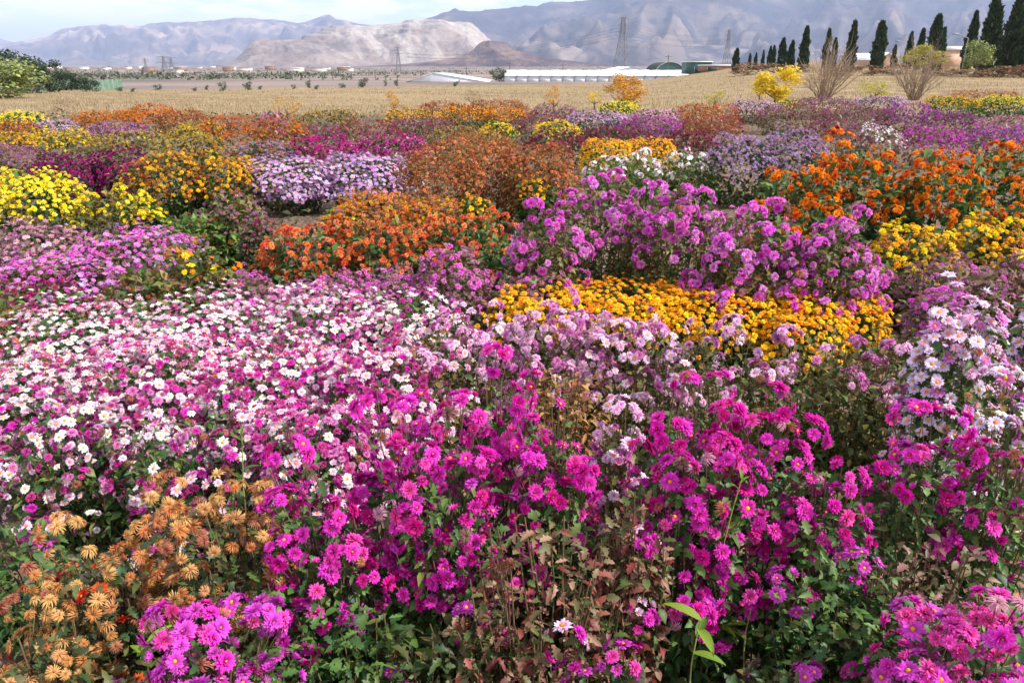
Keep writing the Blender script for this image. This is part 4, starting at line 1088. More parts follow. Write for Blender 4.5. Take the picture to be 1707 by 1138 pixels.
# ---------------------------------------------------------------- ground cover among the bushes
g = np.random.default_rng(5)
def undergrowth(name, n, y0, y1, size, mats, hmax, seed, label):
    g = np.random.default_rng(seed)
    Y = y0 + (y1 - y0) * g.random(n) ** 1.35
    X = g.uniform(-1, 1, n) * (0.95 * Y + 0.8)
    ok = ~((np.abs(X + 2.55 * Y / 9.0) < 0.75) & (np.abs(Y - 8.3) < 0.9))       # the bare patch of soil by the lilac mounds
    X, Y = X[ok], Y[ok]; n = len(X)
    P = np.stack([X, Y, gz(X, Y) + hmax * g.random(n) ** 1.6 + 0.008], -1)
    N = g.normal(0, 0.5, (n, 3)) + [[0, 0, 1.0]]
    R = frames(N, g.uniform(0, 6.28, n))
    V, F = scatter(LEAFM, P, R, size * g.uniform(0.6, 1.2, n) * (1 + 0.05 * Y))
    o = link(name, mk(name, V, F, mats))
    tag(o, label, 'ground cover', kind='stuff')
undergrowth('low_weeds', 16000, 0.6, 25, .055, lmat('shade'), .14, 71, 'low dark weeds between the chrysanthemums')
undergrowth('leaf_litter', 9000, 0.6, 25, .045, lmat('brown'), .03, 72, 'dry fallen leaves on the garden soil')

# ---------------------------------------------------------------- the tall weed with broad bright leaves
M_weed = leaf_mat('weed_leaf', [(60, 98, 36), (98, 130, 44), (142, 164, 58), (80, 112, 48)], 0.35, 0.55)
M_weedstem = flat_mat('weed_stem', (120, 132, 62), (150, 148, 90), 30)
def broad_leaf():
    V, F = [], []
    xs = np.linspace(0, 1, 8)
    for x in xs:
        w = 0.36 * math.sin(math.pi * min(1, x * 0.94 + 0.04)) ** 0.75 * (1 - 0.3 * x)
        for s in (-1, 0, 1):
            V.append((x, s * w / 2, 0.28 * x - 0.5 * x * x + (0.07 if s else 0)))
    for i in range(7):
        for j in range(2):
            a = 3 * i + j
            F.append((a, a + 1, a + 4, a + 3))
    return mk('broad_leaf', np.array(V), np.array(F), M_weed, smooth=True)
ME_broad = broad_leaf()
def weed(px, ytop, h, leaves, label, ybias=0.0, lean=(0.0, 0.0), lsize=0.75):
    p = hit_z(px, ytop, h)
    r = empty('tall_weed', (p[0], p[1], 0), label, 'weed')
    t = np.linspace(0, 1, 9)
    path = np.stack([lean[0] * t ** 2 + 0.008 * np.sin(7 * t), lean[1] * t ** 2 + 0.008 * np.cos(6 * t), h * t], -1)[None]
    V, F = tubes(path, np.linspace(0.0028, 0.0013, 9)[None], 6)
    link('stem', mk('stem', V, F, M_weedstem, smooth=True), r)
    for (tt, az, el, L) in leaves:
        o = link('leaf', ME_broad, r)
        q = np.array([np.interp(tt, t, path[0][:, k]) for k in range(3)])
        d = Vector((math.cos(az) * math.cos(el), math.sin(az) * math.cos(el), math.sin(el)))
        o.matrix_basis = Matrix.Translation(q) @ d.to_track_quat('X', 'Z').to_matrix().to_4x4() @ Matrix.Scale(L * lsize, 4)
    return r
LV = [(1.0, 1.9, 1.2, .05), (.98, 0.2, 0.9, .05), (.96, 3.6, .8, .06), (.90, 5.0, .5, .06), (.87, 2.6, .6, .065), (.80, .6, .4, .07), (.78, 3.9, .3, .075), (.66, -.5, .3, .06),
      (.60, 2.9, .35, .06), (.50, -.3, .25, .085), (.46, 3.5, .3, .07), (.40, -.9, .2, .11), (.36, 3.8, .3, .12), (.30, -1.6, .2, .09)]
weed(1212, 790, .66, LV, 'tall weed with broad bright green leaves standing in the magenta clump', lean=(.02, -.03), lsize=.55)
weed(398, 728, .62, [(1., 1.2, 1.2, .05), (.97, 3.2, .8, .06), (.95, -.2, .7, .06), (.9, 4.6, .5, .06), (.84, .4, .3, .07), (.8, 2.8, .4, .07)], 'bright green weed tip at the corner of the pink and white bed', lsize=.6)
weed(1255, 1000, .36, [(1., -.2, .2, .085), (.98, .3, .4, .07), (.8, 3.3, .3, .07), (.7, 2.4, .2, .08)], 'low weed with two long lime green leaves above the dark gap')
weed(1165, 1040, .40, [(1., 2.6, .3, .11), (.95, -1.4, .2, .10), (.9, 1.0, .4, .08), (.8, -.4, .1, .09)], 'low weed with one large dark green leaf under the tall weed')
weed(690, 1085, .30, [(1., 2.4, .35, .12), (.97, -.7, .3, .11), (.9, -2.2, .4, .10), (.85, .7, .4, .09)], 'low weed with long narrow leaves under the single violet flowers')
weed(240, 1075, .38, [(1., .6, .5, .075), (.96, -1.2, .4, .08), (.9, 2.7, .4, .07)], 'yellow green leaf shoot beside the violet pink heads')

# ---------------------------------------------------------------- dry grass of the field
M_grass = leaf_mat('dry_grass', [(158, 140, 110), (180, 162, 130), (134, 116, 88), (164, 146, 116), (140, 126, 96), (118, 104, 82)], 0.3, 0.8)
def grass(name, n, y0, y1, h0, h1, wd, seed, label, umax=0.85):
    g = np.random.default_rng(seed)
    Y = y0 * (y1 / y0) ** g.random(n)
    X = g.uniform(-umax, umax, n) * Y
    cl = 0.5 * vnoise(X / 1.7, Y / 1.7, seed) + 0.5 * vnoise(X / 7.0, Y / 9.0, seed + 1)
    k = (g.random(n) < 0.25 + 0.9 * cl) & (Y < 126 + np.clip(1.4 * X, -55, 42))
    X, Y = X[k], Y[k]; n = len(X)
    Z = gz(X, Y)
    h = g.uniform(h0, h1, n) * (0.4 + 1.3 * cl[k])
    a = g.uniform(0, 6.28, n)
    w = wd * (0.6 + Y / 45.0)
    lx, ly = g.normal(0, .28, n) * h, g.normal(0, .28, n) * h
    B = np.stack([X, Y, Z], -1)
    s = np.stack([np.cos(a) * w, np.sin(a) * w, 0 * a], -1)
    M_ = B + np.stack([lx * .35, ly * .35, h * .6], -1)
    T = B + np.stack([lx, ly, h], -1)
    V = np.stack([B - s, B + s, M_ + s * .8, M_ - s * .8, T], 1).reshape(-1, 3)
    i = np.arange(n)[:, None] * 5
    F4 = i + np.array([[0, 1, 2, 3]]); F3 = i + np.array([[3, 2, 4]])
    o = link(name, mk(name, V, [F4, F3], M_grass))
    tag(o, label, 'grass', kind='stuff')
grass('dry_grass', 52000, 23, 62, .04, .13, .007, 81, 'dry straw coloured grass behind the garden')
grass('far_dry_grass', 30000, 58, 150, .05, .14, .010, 82, 'dry straw coloured grass far across the field', 1.0)

# ---------------------------------------------------------------- trees and shrubs
M_bark = flat_mat('bark', (92, 74, 60), (120, 100, 84), 9)
M_twig = leaf_mat('twigs', [(126, 108, 92), (158, 138, 118), (140, 116, 98), (176, 156, 136)], 0.0, 0.8)
M_cyp = leaf_mat('cypress_leaves', [(30, 46, 30), (44, 62, 38), (60, 78, 48), (36, 52, 34), (74, 84, 52)], 0.1, 0.7)
M_pine = leaf_mat('pine_needles', [(26, 42, 28), (40, 58, 36), (56, 74, 44), (34, 50, 34)], 0.12, 0.7)
M_olive = leaf_mat('olive_leaves', [(106, 118, 64), (130, 140, 80), (156, 164, 100), (88, 102, 56)], 0.25, 0.6)
M_yleaf = leaf_mat('yellow_leaves', [(214, 184, 34), (236, 210, 50), (196, 164, 36), (224, 200, 70)], 0.4, 0.6)
M_gleaf = leaf_mat('gold_leaves', [(190, 130, 40), (212, 158, 52), (170, 112, 44), (200, 164, 70)], 0.4, 0.6)
M_ygleaf = leaf_mat('yellow_green_leaves', [(150, 150, 56), (178, 170, 70), (196, 184, 84), (128, 132, 56)], 0.35, 0.6)
M_brownhedge = leaf_mat('brown_hedge', [(108, 78, 60), (138, 100, 74), (92, 74, 56), (128, 112, 76), (150, 96, 72)], 0.1, 0.8)
M_dusttree = leaf_mat('dusty_tree_leaves', [(58, 70, 54), (80, 90, 66), (98, 102, 78), (66, 74, 60)], 0.15, 0.8)
CARD = (np.array([(0, 0, 0), (.45, .26, .06), (1, 0, -.1), (.45, -.26, .06)], float), np.array([(0, 1, 2, 3)]))
SPRAY = (np.array([(-.1, 0, 0), (.3, .34, .05), (.75, .2, .0), (1.05, -.05, -.12), (.55, -.3, .06)], float), np.array([(0, 1, 2), (0, 2, 4), (4, 2, 3)]))

def crown_cypress(v):
    """unit height, dark flame of upright sprays"""
    g = np.random.default_rng(300 + v)
    n = 2600
    z = g.random(n) ** 0.9
    prof = np.interp(z, [0, .06, .25, .5, .75, .92, 1], [.08, .105, .125, .115, .08, .035, .005])
    a = g.uniform(0, 6.28, n)
    lump = 1 + 0.55 * (vnoise(a * 1.6, z * 11, 40 + v) - 0.5) * 2
    r = prof * lump * np.sqrt(g.uniform(.45, 1.05, n))
    P = np.stack([r * np.cos(a) + .012 * np.sin(9 * z + v), r * np.sin(a), z * .97 + .02], -1)
    T = np.stack([np.cos(a) * .45, np.sin(a) * .45, np.full(n, 1.0)], -1) + g.normal(0, .3, (n, 3))
    T /= np.linalg.norm(T, axis=1, keepdims=True)
    s = np.cross(T, g.normal(0, 1, (n, 3))); s /= np.linalg.norm(s, axis=1, keepdims=True)
    R = np.stack([T, s, np.cross(T, s)], -1)
    V, F = scatter(CARD, P, R, .075 * g.uniform(.5, 1.2, n))
    return mk('cypress_crown', V, F, M_cyp)
def crown_round(v, mat, n=1500, leaf=.12, squash=.85, holes=.35, name='tree_crown'):
    """unit radius, a lumpy crown with gaps"""
    g = np.random.default_rng(500 + v)
    nl = 11
    cz = g.permutation(np.linspace(-.62, .62, nl)); ca = np.arange(nl) * 2.4 + g.random(nl); cr = g.uniform(.3, .62, nl) * np.sqrt(1 - cz ** 2)
    Cn = np.stack([cr * np.cos(ca), cr * np.sin(ca), cz], -1)
    rad = g.uniform(.3, .5, nl)
    j = g.integers(0, nl, n)
    q = g.normal(0, 1, (n, 3)); q /= np.linalg.norm(q, axis=1, keepdims=True)
    P = Cn[j] + q * rad[j][:, None] * (g.random(n) ** .4)[:, None] * [[1, 1, .85]]
    k = (vnoise(P[:, 0] * 5 + v, P[:, 2] * 5 + P[:, 1] * 4, 7) > holes - .1)
    P, q = P[k], q[k]; n = len(P)
    R = frames(q + g.normal(0, .5, (n, 3)), g.uniform(0, 6.28, n))
    V, F = scatter(SPRAY, P, R, leaf * g.uniform(.6, 1.3, n))
    return mk(name, V, F, mat)
def trunk_mesh(h, r, seed, limbs=0, spread=.5):
    g = np.random.default_rng(seed)
    t = np.linspace(0, 1, 7)
    paths = [np.stack([.06 * h * np.sin(2 * t + seed), .05 * h * np.sin(3 * t), h * t - .02], -1)]
    rads = [np.interp(t, [0, .15, 1], [1.3 * r, r, .35 * r])]
    for i in range(limbs):
        s = paths[0][int(g.integers(2, 5))]
        a = i * 2.4 + g.random()
        e = s + np.array([math.cos(a) * spread, math.sin(a) * spread, g.uniform(.4, .9) * spread])
        m = (s + e) / 2 + [0, 0, -.12 * spread]
        tt = t[:, None]
        paths.append((1 - tt) ** 2 * s + 2 * tt * (1 - tt) * m + tt ** 2 * e)
        rads.append(np.interp(t, [0, 1], [.55 * r, .15 * r]))
    V, F = tubes(np.array(paths), np.array(rads), 6)
    return mk('trunk', V, F, M_bark, smooth=True)

ME_CYP = [crown_cypress(v) for v in range(4)]
ME_CYPTRUNK = mk('trunk', *tubes(np.array([[(0, 0, -.03), (0, 0, .12), (0.002, 0, .45)]]), np.array([[.022, .016, .006]]), 7), M_bark)
def cypress(px, ytop, Y, wscale, label, v):
    x, y, z = ground_pt(px, Y)
    h = at_y(px, ytop, Y)[2] - z
    r = empty('cypress', (x, y, z), label, 'cypress', 'dark cypresses along the garden boundary', rz=v * 1.3)
    for nm, me in (('trunk', ME_CYPTRUNK), ('crown', ME_CYP[v % 4])):
        o = link(nm, me, r); o.scale = (h * wscale * .86, h * wscale * .86, h)
CYP = [(1225, 82, 105, 1.3, 'short cypress standing alone next to the brick hut'), (1248, 90, 110, .9, 'thin low cypress second along from the brick hut'),
       (1258, 89, 108, .9, 'thin low cypress third along from the brick hut'), (1270, 85, 108, .8, 'thin low cypress fourth along from the brick hut'),
       (1281, 78, 105, .8, 'narrow cypress of a close pair before the taller dense one'), (1287, 77, 103, .9, 'second narrow cypress of a close pair before the taller dense one'),
       (1301, 65, 98, 1.15, 'dense middle sized cypress with a pointed tip short of the first bare shrub'), (1316, 69, 98, 1.1, 'ragged cypress leaning on its denser neighbour short of the first bare shrub'),
       (1337, 46, 90, .95, 'tall cypress rising just behind one edge of the first bare shrub'), (1374, 50, 92, .75, 'slim cypress rising out of the top of the first bare shrub'),
       (1387, 65, 98, .9, 'short cypress half hidden behind the first bare shrub'), (1413, 37, 85, .9, 'tall cypress at the far edge of the first bare shrub'),
       (1459, 38, 84, 1.15, 'broad shaggy cypress standing alone between the two bare shrubs'), (1487, 76, 100, .9, 'tiny cypress beside the lone shaggy one'),
       (1510, 55, 92, .8, 'small cypress peeping over the second bare shrub'), (1528, 50, 90, .9, 'ragged low cypress behind the yellow green tree'),
       (1549, 27, 84, 1.0, 'tall cypress above the yellow green tree'), (1562, 48, 88, .8, 'short cypress beyond the yellow green tree'),
       (1608, 22, 78, .75, 'slim cypress beside the bulky tallest pair'), (1638, -4, 72, 1.05, 'bulky cypress with loose top behind the grey green bush'),
       (1672, 0, 68, .95, 'very tall smooth cypress nearly reaching the frame top'), (1684, -8, 74, .8, 'cypress whose tip leaves the frame'), (1700, 20, 66, .95, 'cypress cut by the side of the picture')]
for i, c in enumerate(CYP): cypress(*c, i)

_crown = {}
def round_tree(name, px, ytop, ybot, wpx, Y, mat, label, cat='tree', v=0, group=None, n=1500, leaf=.12, trunk=.35, limbs=4, key=None, depth=1.0, holes=.35):
    x, y, z = ground_pt(px, Y) if Y else ground_at(px, ybot)
    Y = y
    top = at_y(px, ytop, Y)[2]
    H = top - z
    dep = Y * CP + (CAM_H - z) * SP
    rx = wpx / FPX * dep / 2
    cb = max(z + .02 * H, at_y(px, ybot, Y)[2]) if ybot else z + .15 * H
    ck = key or (name, v, n, leaf, holes)
    if ck not in _crown: _crown[ck] = crown_round(v, mat, n, leaf, holes=holes)
    r = empty(name, (x, y, z), label, cat, group, rz=v * 1.1)
    link('trunk', trunk_mesh(max(.2, (cb - z) + trunk * (top - cb)), max(.03, .045 * H), v + 3, limbs, min(rx * .7, .5 * H)), r)
    o = link('crown', _crown[ck], r)
    rz_ = (top - cb) / 2
    o.location = (0, 0, (top + cb) / 2 - z)
    o.scale = (rx / .9, rx * depth / .9, rz_ / .85)
    return r
round_tree('olive_tree', 2, 90, 178, 140, 46, M_olive, 'pale green feathery tree at the edge of the field', v=1, n=3200, leaf=.10, group=None)
round_tree('pine_tree', 42, 84, 160, 85, 60, M_pine, 'dark pine behind the pale feathery tree', v=2, n=2600, leaf=.09)
round_tree('pine_tree', 84, 100, 162, 66, 66, M_pine, 'dark rounded pine next to the green mesh fence', v=3, n=2600, leaf=.09)
round_tree('pine_tree', 64, 96, 161, 60, 64, M_pine, 'dark pine standing between the taller pine and the rounded one', v=40, n=2200, leaf=.09)
round_tree('pine_tree', 120, 118, 160, 60, 74, M_pine, 'low dark pine behind the green mesh fence', v=4, n=1800, leaf=.11)
round_tree('pine_tree', 150, 130, 163, 36, 67, M_pine, 'small round dark pine at the end of the tree group', v=5, n=1800, leaf=.11)
round_tree('broad_tree', 832, 114, 139, 34, 190, M_dusttree, 'dark round tree at the end of the long white greenhouse', v=6, n=1200, leaf=.14)
round_tree('broad_tree', 866, 117, 124, 22, 260, M_dusttree, 'dark low tree behind the end of the long white greenhouse', v=7, n=700, leaf=.16)
round_tree('broad_tree', 895, 118, 124, 26, 270, M_dusttree, 'second dark low tree behind the long white greenhouse', v=8, n=700, leaf=.16)
round_tree('yellow_tree', 1538, 74, 112, 86, 76, M_ygleaf, 'yellow green tree behind the second bare shrub', v=9, n=2200, leaf=.09)
round_tree('grey_bush', 1622, 68, 118, 62, 66, M_olive, 'grey green bush in front of the bulky cypress', cat='bush', v=10, n=2200, leaf=.09)
round_tree('yellow_shrub', 1290, 114, 166, 78, 30, M_yleaf, 'bright yellow leaved shrub at the garden edge', cat='shrub', v=11, n=3000, leaf=.11, holes=.12, trunk=.15)
round_tree('yellow_shrub', 1266, 134, 160, 46, 33, M_yleaf, 'low yellow shrub leaning on the bright yellow one', cat='shrub', v=12, n=1200, leaf=.1)
round_tree('golden_shrub', 1042, 124, 172, 76, 27, M_gleaf, 'golden leaved shrub above the yellow chrysanthemum', cat='shrub', v=13, n=1900, leaf=.10, holes=.2, trunk=.15)
round_tree('golden_shrub', 990, 152, 172, 34, 27, M_yleaf, 'small yellow shrub beside the golden leaved shrub', cat='shrub', v=14, n=700, leaf=.1)
round_tree('golden_shrub', 922, 141, 178, 34, 26, M_gleaf, 'upright wispy golden shrub above the plum chrysanthemum', cat='shrub', v=15, n=560, leaf=.1)
round_tree('golden_shrub', 656, 150, 180, 34, 25, M_gleaf, 'small amber shrub at the field edge above the long golden row', cat='shrub', v=16, n=650, leaf=.1)
round_tree('golden_shrub', 480, 160, 196, 60, 22, M_gleaf, 'thin straw gold shrub behind the upright purple chrysanthemum', cat='shrub', v=17, n=420, leaf=.09)
round_tree('rusty_shrub', 105, 166, 190, 56, 25, M_brownhedge, 'sparse reddish shrub in the grass behind the orange chrysanthemums', cat='shrub', v=18, n=380, leaf=.08)
round_tree('rusty_shrub', 790, 150, 172, 46, 27, M_brownhedge, 'sparse rusty shrub behind the rust red chrysanthemums', cat='shrub', v=19, n=420, leaf=.08)
round_tree('golden_shrub', 1456, 136, 162, 70, 31, M_ygleaf, 'low yellow green shrub between the two bare shrubs', cat='shrub', v=20, n=1100, leaf=.09)
round_tree('golden_shrub', 1190, 150, 172, 56, 29, M_ygleaf, 'low yellow green shrub behind the orange rust mound', cat='shrub', v=21, n=700, leaf=.09)
HEDGE = [(1243, 104, 'brown hedge bush beside the brick hut'), (1285, 106, 'brown hedge bush below the narrow cypress pair'), (1330, 108, 'brown hedge bush behind the edge of the first bare shrub'), (1395, 110, 'brown hedge bush behind the first bare shrub'),
         (1440, 108, 'brown hedge bush below the lone shaggy cypress'), (1490, 106, 'brown hedge bush next to the second bare shrub'), (1570, 112, 'brown hedge bush past the second bare shrub'), (1615, 116, 'rust brown hedge bush below the grey green bush'),
         (1660, 110, 'rust brown hedge bush below the very tall cypress'), (1705, 108, 'rust brown hedge bush at the picture edge')]
for i, (px, yt, lb) in enumerate(HEDGE):
    round_tree('hedge_bush', px, yt, 132, 68, 70 - 6 * (i > 6) + 12 * (i < 3), M_brownhedge, lb, cat='hedge', v=22 + i % 3, group='brown hedge along the field', n=1300, leaf=.11, key=('hedge', i % 3), trunk=.2)

def bare_shrub(px, ytop, ybase, wpx, Y, seed, label):
    x, y, z = ground_pt(px, Y)
    H = at_y(px, ytop, Y)[2] - z
    W = wpx / FPX * (Y * CP + (CAM_H - z) * SP) / 2
    g = np.random.default_rng(seed)
    r = empty('bare_shrub', (x, y, z), label, 'shrub', 'leafless shrubs behind the garden')
    K_ = 6
    t = np.linspace(0, 1, K_)[None, :, None]
    n = 36
    a = g.uniform(0, 6.28, n); rr = np.sqrt(g.random(n))
    B = np.stack([.12 * W * np.cos(a), .12 * W * np.sin(a), np.full(n, -.03)], -1)
    E = np.stack([W * .95 * rr * np.cos(a), W * .7 * rr * np.sin(a), H * (1 - .55 * rr ** 2) * g.uniform(.72, 1, n)], -1)
    M_ = B * .5 + E * [[.35, .35, .55]] + g.normal(0, .04 * W, (n, 3))
    paths = (1 - t) ** 2 * B[:, None] + 2 * t * (1 - t) * M_[:, None] + t ** 2 * E[:, None]
    paths[:, 1:] += g.normal(0, .018 * H, paths[:, 1:].shape)
    V, F = tubes(paths, np.linspace(.024, .006, K_)[None].repeat(n, 0), 4)
    link('stems', mk('stems', V, F, M_twig), r, 'stuff')
    m = 520
    i = g.integers(0, n, m); k = g.integers(1, K_ - 1, m); f = g.random((m, 1))
    s = paths[i, k] * (1 - f) + paths[i, k + 1] * f
    d = paths[i, k + 1] - paths[i, k]; d /= np.linalg.norm(d, axis=1, keepdims=True)
    q = d + g.normal(0, .5, d.shape) + [[0, 0, .2]]
    L = H * g.uniform(.08, .28, (m, 1))
    e = s + q * L
    pp = np.stack([s, (s + e) / 2 + g.normal(0, .02 * H, s.shape), e], 1)
    V, F = tubes(pp, np.tile([[.007, .005, .003]], (m, 1)), 3)
    link('twigs', mk('twigs', V, F, M_twig), r, 'stuff')
bare_shrub(1372, 66, 156, 110, 33, 61, 'bare grey shrub with many upright stems beside the bright yellow shrub')
bare_shrub(1524, 72, 158, 118, 33, 62, 'bare grey shrub in front of the yellow green tree')

# small dark trees along the far side of the field and over the plain
SMALL = [(200, 145, 153, 12), (222, 147, 154, 9), (264, 141, 151, 14), (325, 146, 153, 9), (345, 142, 151, 7), (372, 137, 152, 14), (414, 136, 151, 15), (434, 143, 150, 8), (490, 141, 149, 8), (515, 133, 148, 9), (528, 142, 149, 9),
         (570, 139, 147, 9), (606, 130, 146, 18), (574, 141, 147, 7), (643, 133, 144, 6), (661, 132, 144, 8), (760, 136, 144, 10)]
ordn = ['first', 'second', 'third', 'fourth', 'fifth', 'sixth', 'seventh', 'eighth', 'ninth', 'tenth', 'eleventh', 'twelfth', 'thirteenth', 'fourteenth', 'fifteenth', 'sixteenth', 'seventeenth']
for i, (px, yt, yb, w) in enumerate(sorted(SMALL)):
    round_tree('small_tree', px, yt, yb, w * 1.25, None, M_dusttree, 'small dark tree on the far field edge, %s along from the green mesh fence' % ordn[i], v=30 + i % 3, n=420, leaf=.2,
               group='small trees along the far field edge', key=('small', i % 3), trunk=.25, limbs=0)
# the hazy town and orchards of the plain, too far to tell its pieces apart
g = np.random.default_rng(9)
n = 5200
Yp = 230 * (3500 / 230.0) ** g.random(n); Xp = g.uniform(-.75, .75, n) * Yp
k = vnoise(Xp / 60, Yp / 160, 3) > .5
Xp, Yp = Xp[k], Yp[k]; n = len(Xp)
P = np.repeat(np.stack([Xp, Yp, gz(Xp, Yp) + .7], -1), 7, 0)
P += g.normal(0, 1, P.shape) * [[1.3, 1.3, .45]]
V, F = scatter(SPRAY, P, frames(g.normal(0, 1, P.shape), g.uniform(0, 6.28, len(P))), g.uniform(.5, 1.5, len(P)))
tag(link('distant_orchards', mk('distant_orchards', V, F, M_dusttree)), 'hazy scattered trees far over the plain', 'trees', kind='stuff')
# ---------------------------------------------------------------- buildings, greenhouses, pylons, poles
def boxes(L):
    """list of (x0, x1, y0, y1, z0, z1) -> arrays"""
    V, F = [], []
    for (a, b, c, d, e, f) in L:
        o = len(V)
        V += [(a, c, e), (b, c, e), (b, d, e), (a, d, e), (a, c, f), (b, c, f), (b, d, f), (a, d, f)]
        F += [tuple(o + i for i in q) for q in ((0, 3, 2, 1), (4, 5, 6, 7), (0, 1, 5, 4), (1, 2, 6, 5), (2, 3, 7, 6), (3, 0, 4, 7))]
    return np.array(V, float), np.array(F)
def bx(name, L, mat, parent, kind=None): return link(name, mk(name, *boxes(L), mat), parent, kind)
def bars(segs, r, sides=4):
    P = np.array(segs, float)
    rr = np.broadcast_to(np.asarray(r, float).reshape(-1, 1), (len(P), 2))
    return tubes(P, rr, sides)

M_film = flat_mat('white_film', (190, 196, 202), (212, 214, 218), .8, .45)
M_filmroof = flat_mat('white_film_roof', (206, 210, 216), (228, 230, 234), .35, .45)
M_post = flat_mat('grey_steel', (128, 130, 134), (150, 152, 154), 3, .5)
M_green = flat_mat('green_sheet', (52, 84, 78), (68, 100, 92), 1.5, .6)
M_greendark = flat_mat('dark_green_net', (34, 50, 40), (50, 68, 52), 1.5, .9)
M_brick = flat_mat('brown_brick', (134, 100, 80), (158, 122, 98), 2.5, .9)
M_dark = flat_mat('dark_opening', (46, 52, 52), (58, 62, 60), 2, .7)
M_wall = flat_mat('pale_render', (206, 196, 184), (222, 214, 204), 1, .9)
M_pinkwall = flat_mat('pinkish_brick', (180, 144, 124), (198, 164, 144), 1.5, .9)
M_whiteroof = flat_mat('white_roof', (226, 228, 232), (240, 240, 242), .7, .6)
M_pylon = flat_mat('galvanised_steel', (112, 112, 116), (132, 132, 136), 1, .6)
M_pole = flat_mat('weathered_pole', (92, 84, 80), (112, 104, 98), 2, .8)
M_mesh = flat_mat('green_fence_mesh', (96, 130, 104), (120, 152, 124), 3, .8)

# the long white greenhouse
def along(pxa, pxb, Y):
    return ground_pt(pxa, Y)[0], ground_pt(pxb, Y)[0]
Yg = 185.0
xa, xb = along(841, 1152, Yg)
zg = min(float(gz(xa, Yg)), float(gz(xb, Yg))) - .3
ztop_wall = at_y(841, 127, Yg)[2]
zpk = at_y(1000, 117, Yg + 10)[2]
gh = empty('greenhouse', ((xa + xb) / 2, Yg, zg), 'long low white film greenhouse across the far side of the field', 'greenhouse')
L = (xb - xa) / 2
hw = ztop_wall - zg
nb = 16
for i in range(nb):
    a = -L + 2 * L * i / nb; b = a + 2 * L / nb
    bx('wall_panel', [(a + .01, b - .01, -.05, .05, 0, hw - .02 * (i % 2))], M_film, gh)
    rp = zpk - zg
    V = np.array([(a + .015, -.25, hw + .05), (b - .015, -.25, hw + .05), (b - .015, 10, rp + .03 * math.sin(i * 1.7)), (a + .015, 10, rp + .03 * math.sin(i * 1.7)), (b - .015, 22, hw), (a + .015, 22, hw)])
    V = np.concatenate([V, V - [0, 0, .08]])
    F = np.array([(0, 1, 2, 3), (3, 2, 4, 5), (7, 6, 9, 8), (8, 9, 11, 10), (0, 6, 7, 1), (5, 4, 10, 11), (0, 3, 9, 6), (3, 5, 11, 9), (1, 7, 8, 2), (2, 8, 10, 4)])
    link('roof_panel', mk('roof_panel', V, F, M_filmroof), gh)
for i in range(nb + 1):
    a = -L + 2 * L * i / nb
    bx('post', [(a - .055, a + .055, -.12, -.0, 0, hw + .1)], M_post, gh)
for s in (-1, 1):
    V = np.array([(s * L, .1, 0), (s * L, 21.9, 0), (s * L, 21.9, hw - .1), (s * L, 10, rp - .2), (s * L, .1, hw - .1)])
    V = np.concatenate([V, V - [s * .1, 0, 0]])
    link('end_wall', mk('end_wall', V, [np.array([(0, 1, 2, 3, 4), (9, 8, 7, 6, 5)]), np.array([(0, 5, 6, 1), (1, 6, 7, 2), (2, 7, 8, 3), (3, 8, 9, 4), (4, 9, 5, 0)])], M_film), gh)
# a second, farther white greenhouse showing its roof behind the first
def gable(name, pxa, pxb, ybase_z, yeave, yridge, Y, ridge_px, depth, wall, roof, label, cat, skew=0.0):
    """a building whose gable end faces partly to the camera: eaves at yeave, ridge at yridge"""
    x0, x1 = along(pxa, pxb, Y)
    z = min(float(gz(x0, Y)), float(gz(x1, Y))) - .2
    he = at_y(pxa, yeave, Y)[2] - z; hr = at_y(pxa, yridge, Y)[2] - z
    rxp = along(ridge_px, ridge_px, Y)[0]
    r = empty(name, ((x0 + x1) / 2, Y, z), label, cat)
    l, m = (x1 - x0) / 2, rxp - (x0 + x1) / 2
    sk = skew
    V = np.array([(-l, 0, 0), (l, 0, 0), (l, 0, he), (m, 0, hr), (-l, 0, he)])
    W = V + [[sk, depth, 0]]
    V2 = np.concatenate([V * [[.992, 1, 1]] + [[0, .02, -.06]] , W * [[.992, 1, 1]] + [[0, -.02, -.06]]])
    V2[[0, 1, 5, 6], 2] = 0
    link('wall', mk('wall', V2, [np.array([(0, 1, 2, 3, 4), (9, 8, 7, 6, 5)]), np.array([(1, 6, 7, 2), (0, 4, 9, 5)])], wall), r)
    for (p, q) in ((4, 3), (3, 2)):
        A = np.array([V[p], V[q], W[q], W[p]]) + [[0, -.1, .02], [0, -.1, .02], [0, .1, .02], [0, .1, .02]]
        A = np.concatenate([A, A - [[0, 0, .06]]])
        link('roof_panel', mk('roof_panel', A, np.array([(0, 1, 2, 3), (7, 6, 5, 4), (0, 4, 5, 1), (1, 5, 6, 2), (2, 6, 7, 3), (3, 7, 4, 0)]), roof), r)
    return r, l, he, hr, m
r, l, he, hr, m = gable('greenhouse', 676, 815, 0, 137, 122, 175, 722, 26, M_film, M_filmroof, 'white film greenhouse with a pointed gable end', 'greenhouse')
bx('gable_post', [(-l * .5 - .06, -l * .5 + .06, -.1, 0, 0, he + .5)], M_post, r)
bx('gable_post', [(l * .3 - .06, l * .3 + .06, -.1, 0, 0, he + .6)], M_post, r)
bx('base_wall', [(-l, l, -.14, -.11, 0, .35)], M_brick, r)
gable('greenhouse', 1012, 1100, 0, 120, 112, 240, 1050, 30, M_film, M_filmroof, 'farther white greenhouse with its roof showing over the long one', 'greenhouse')
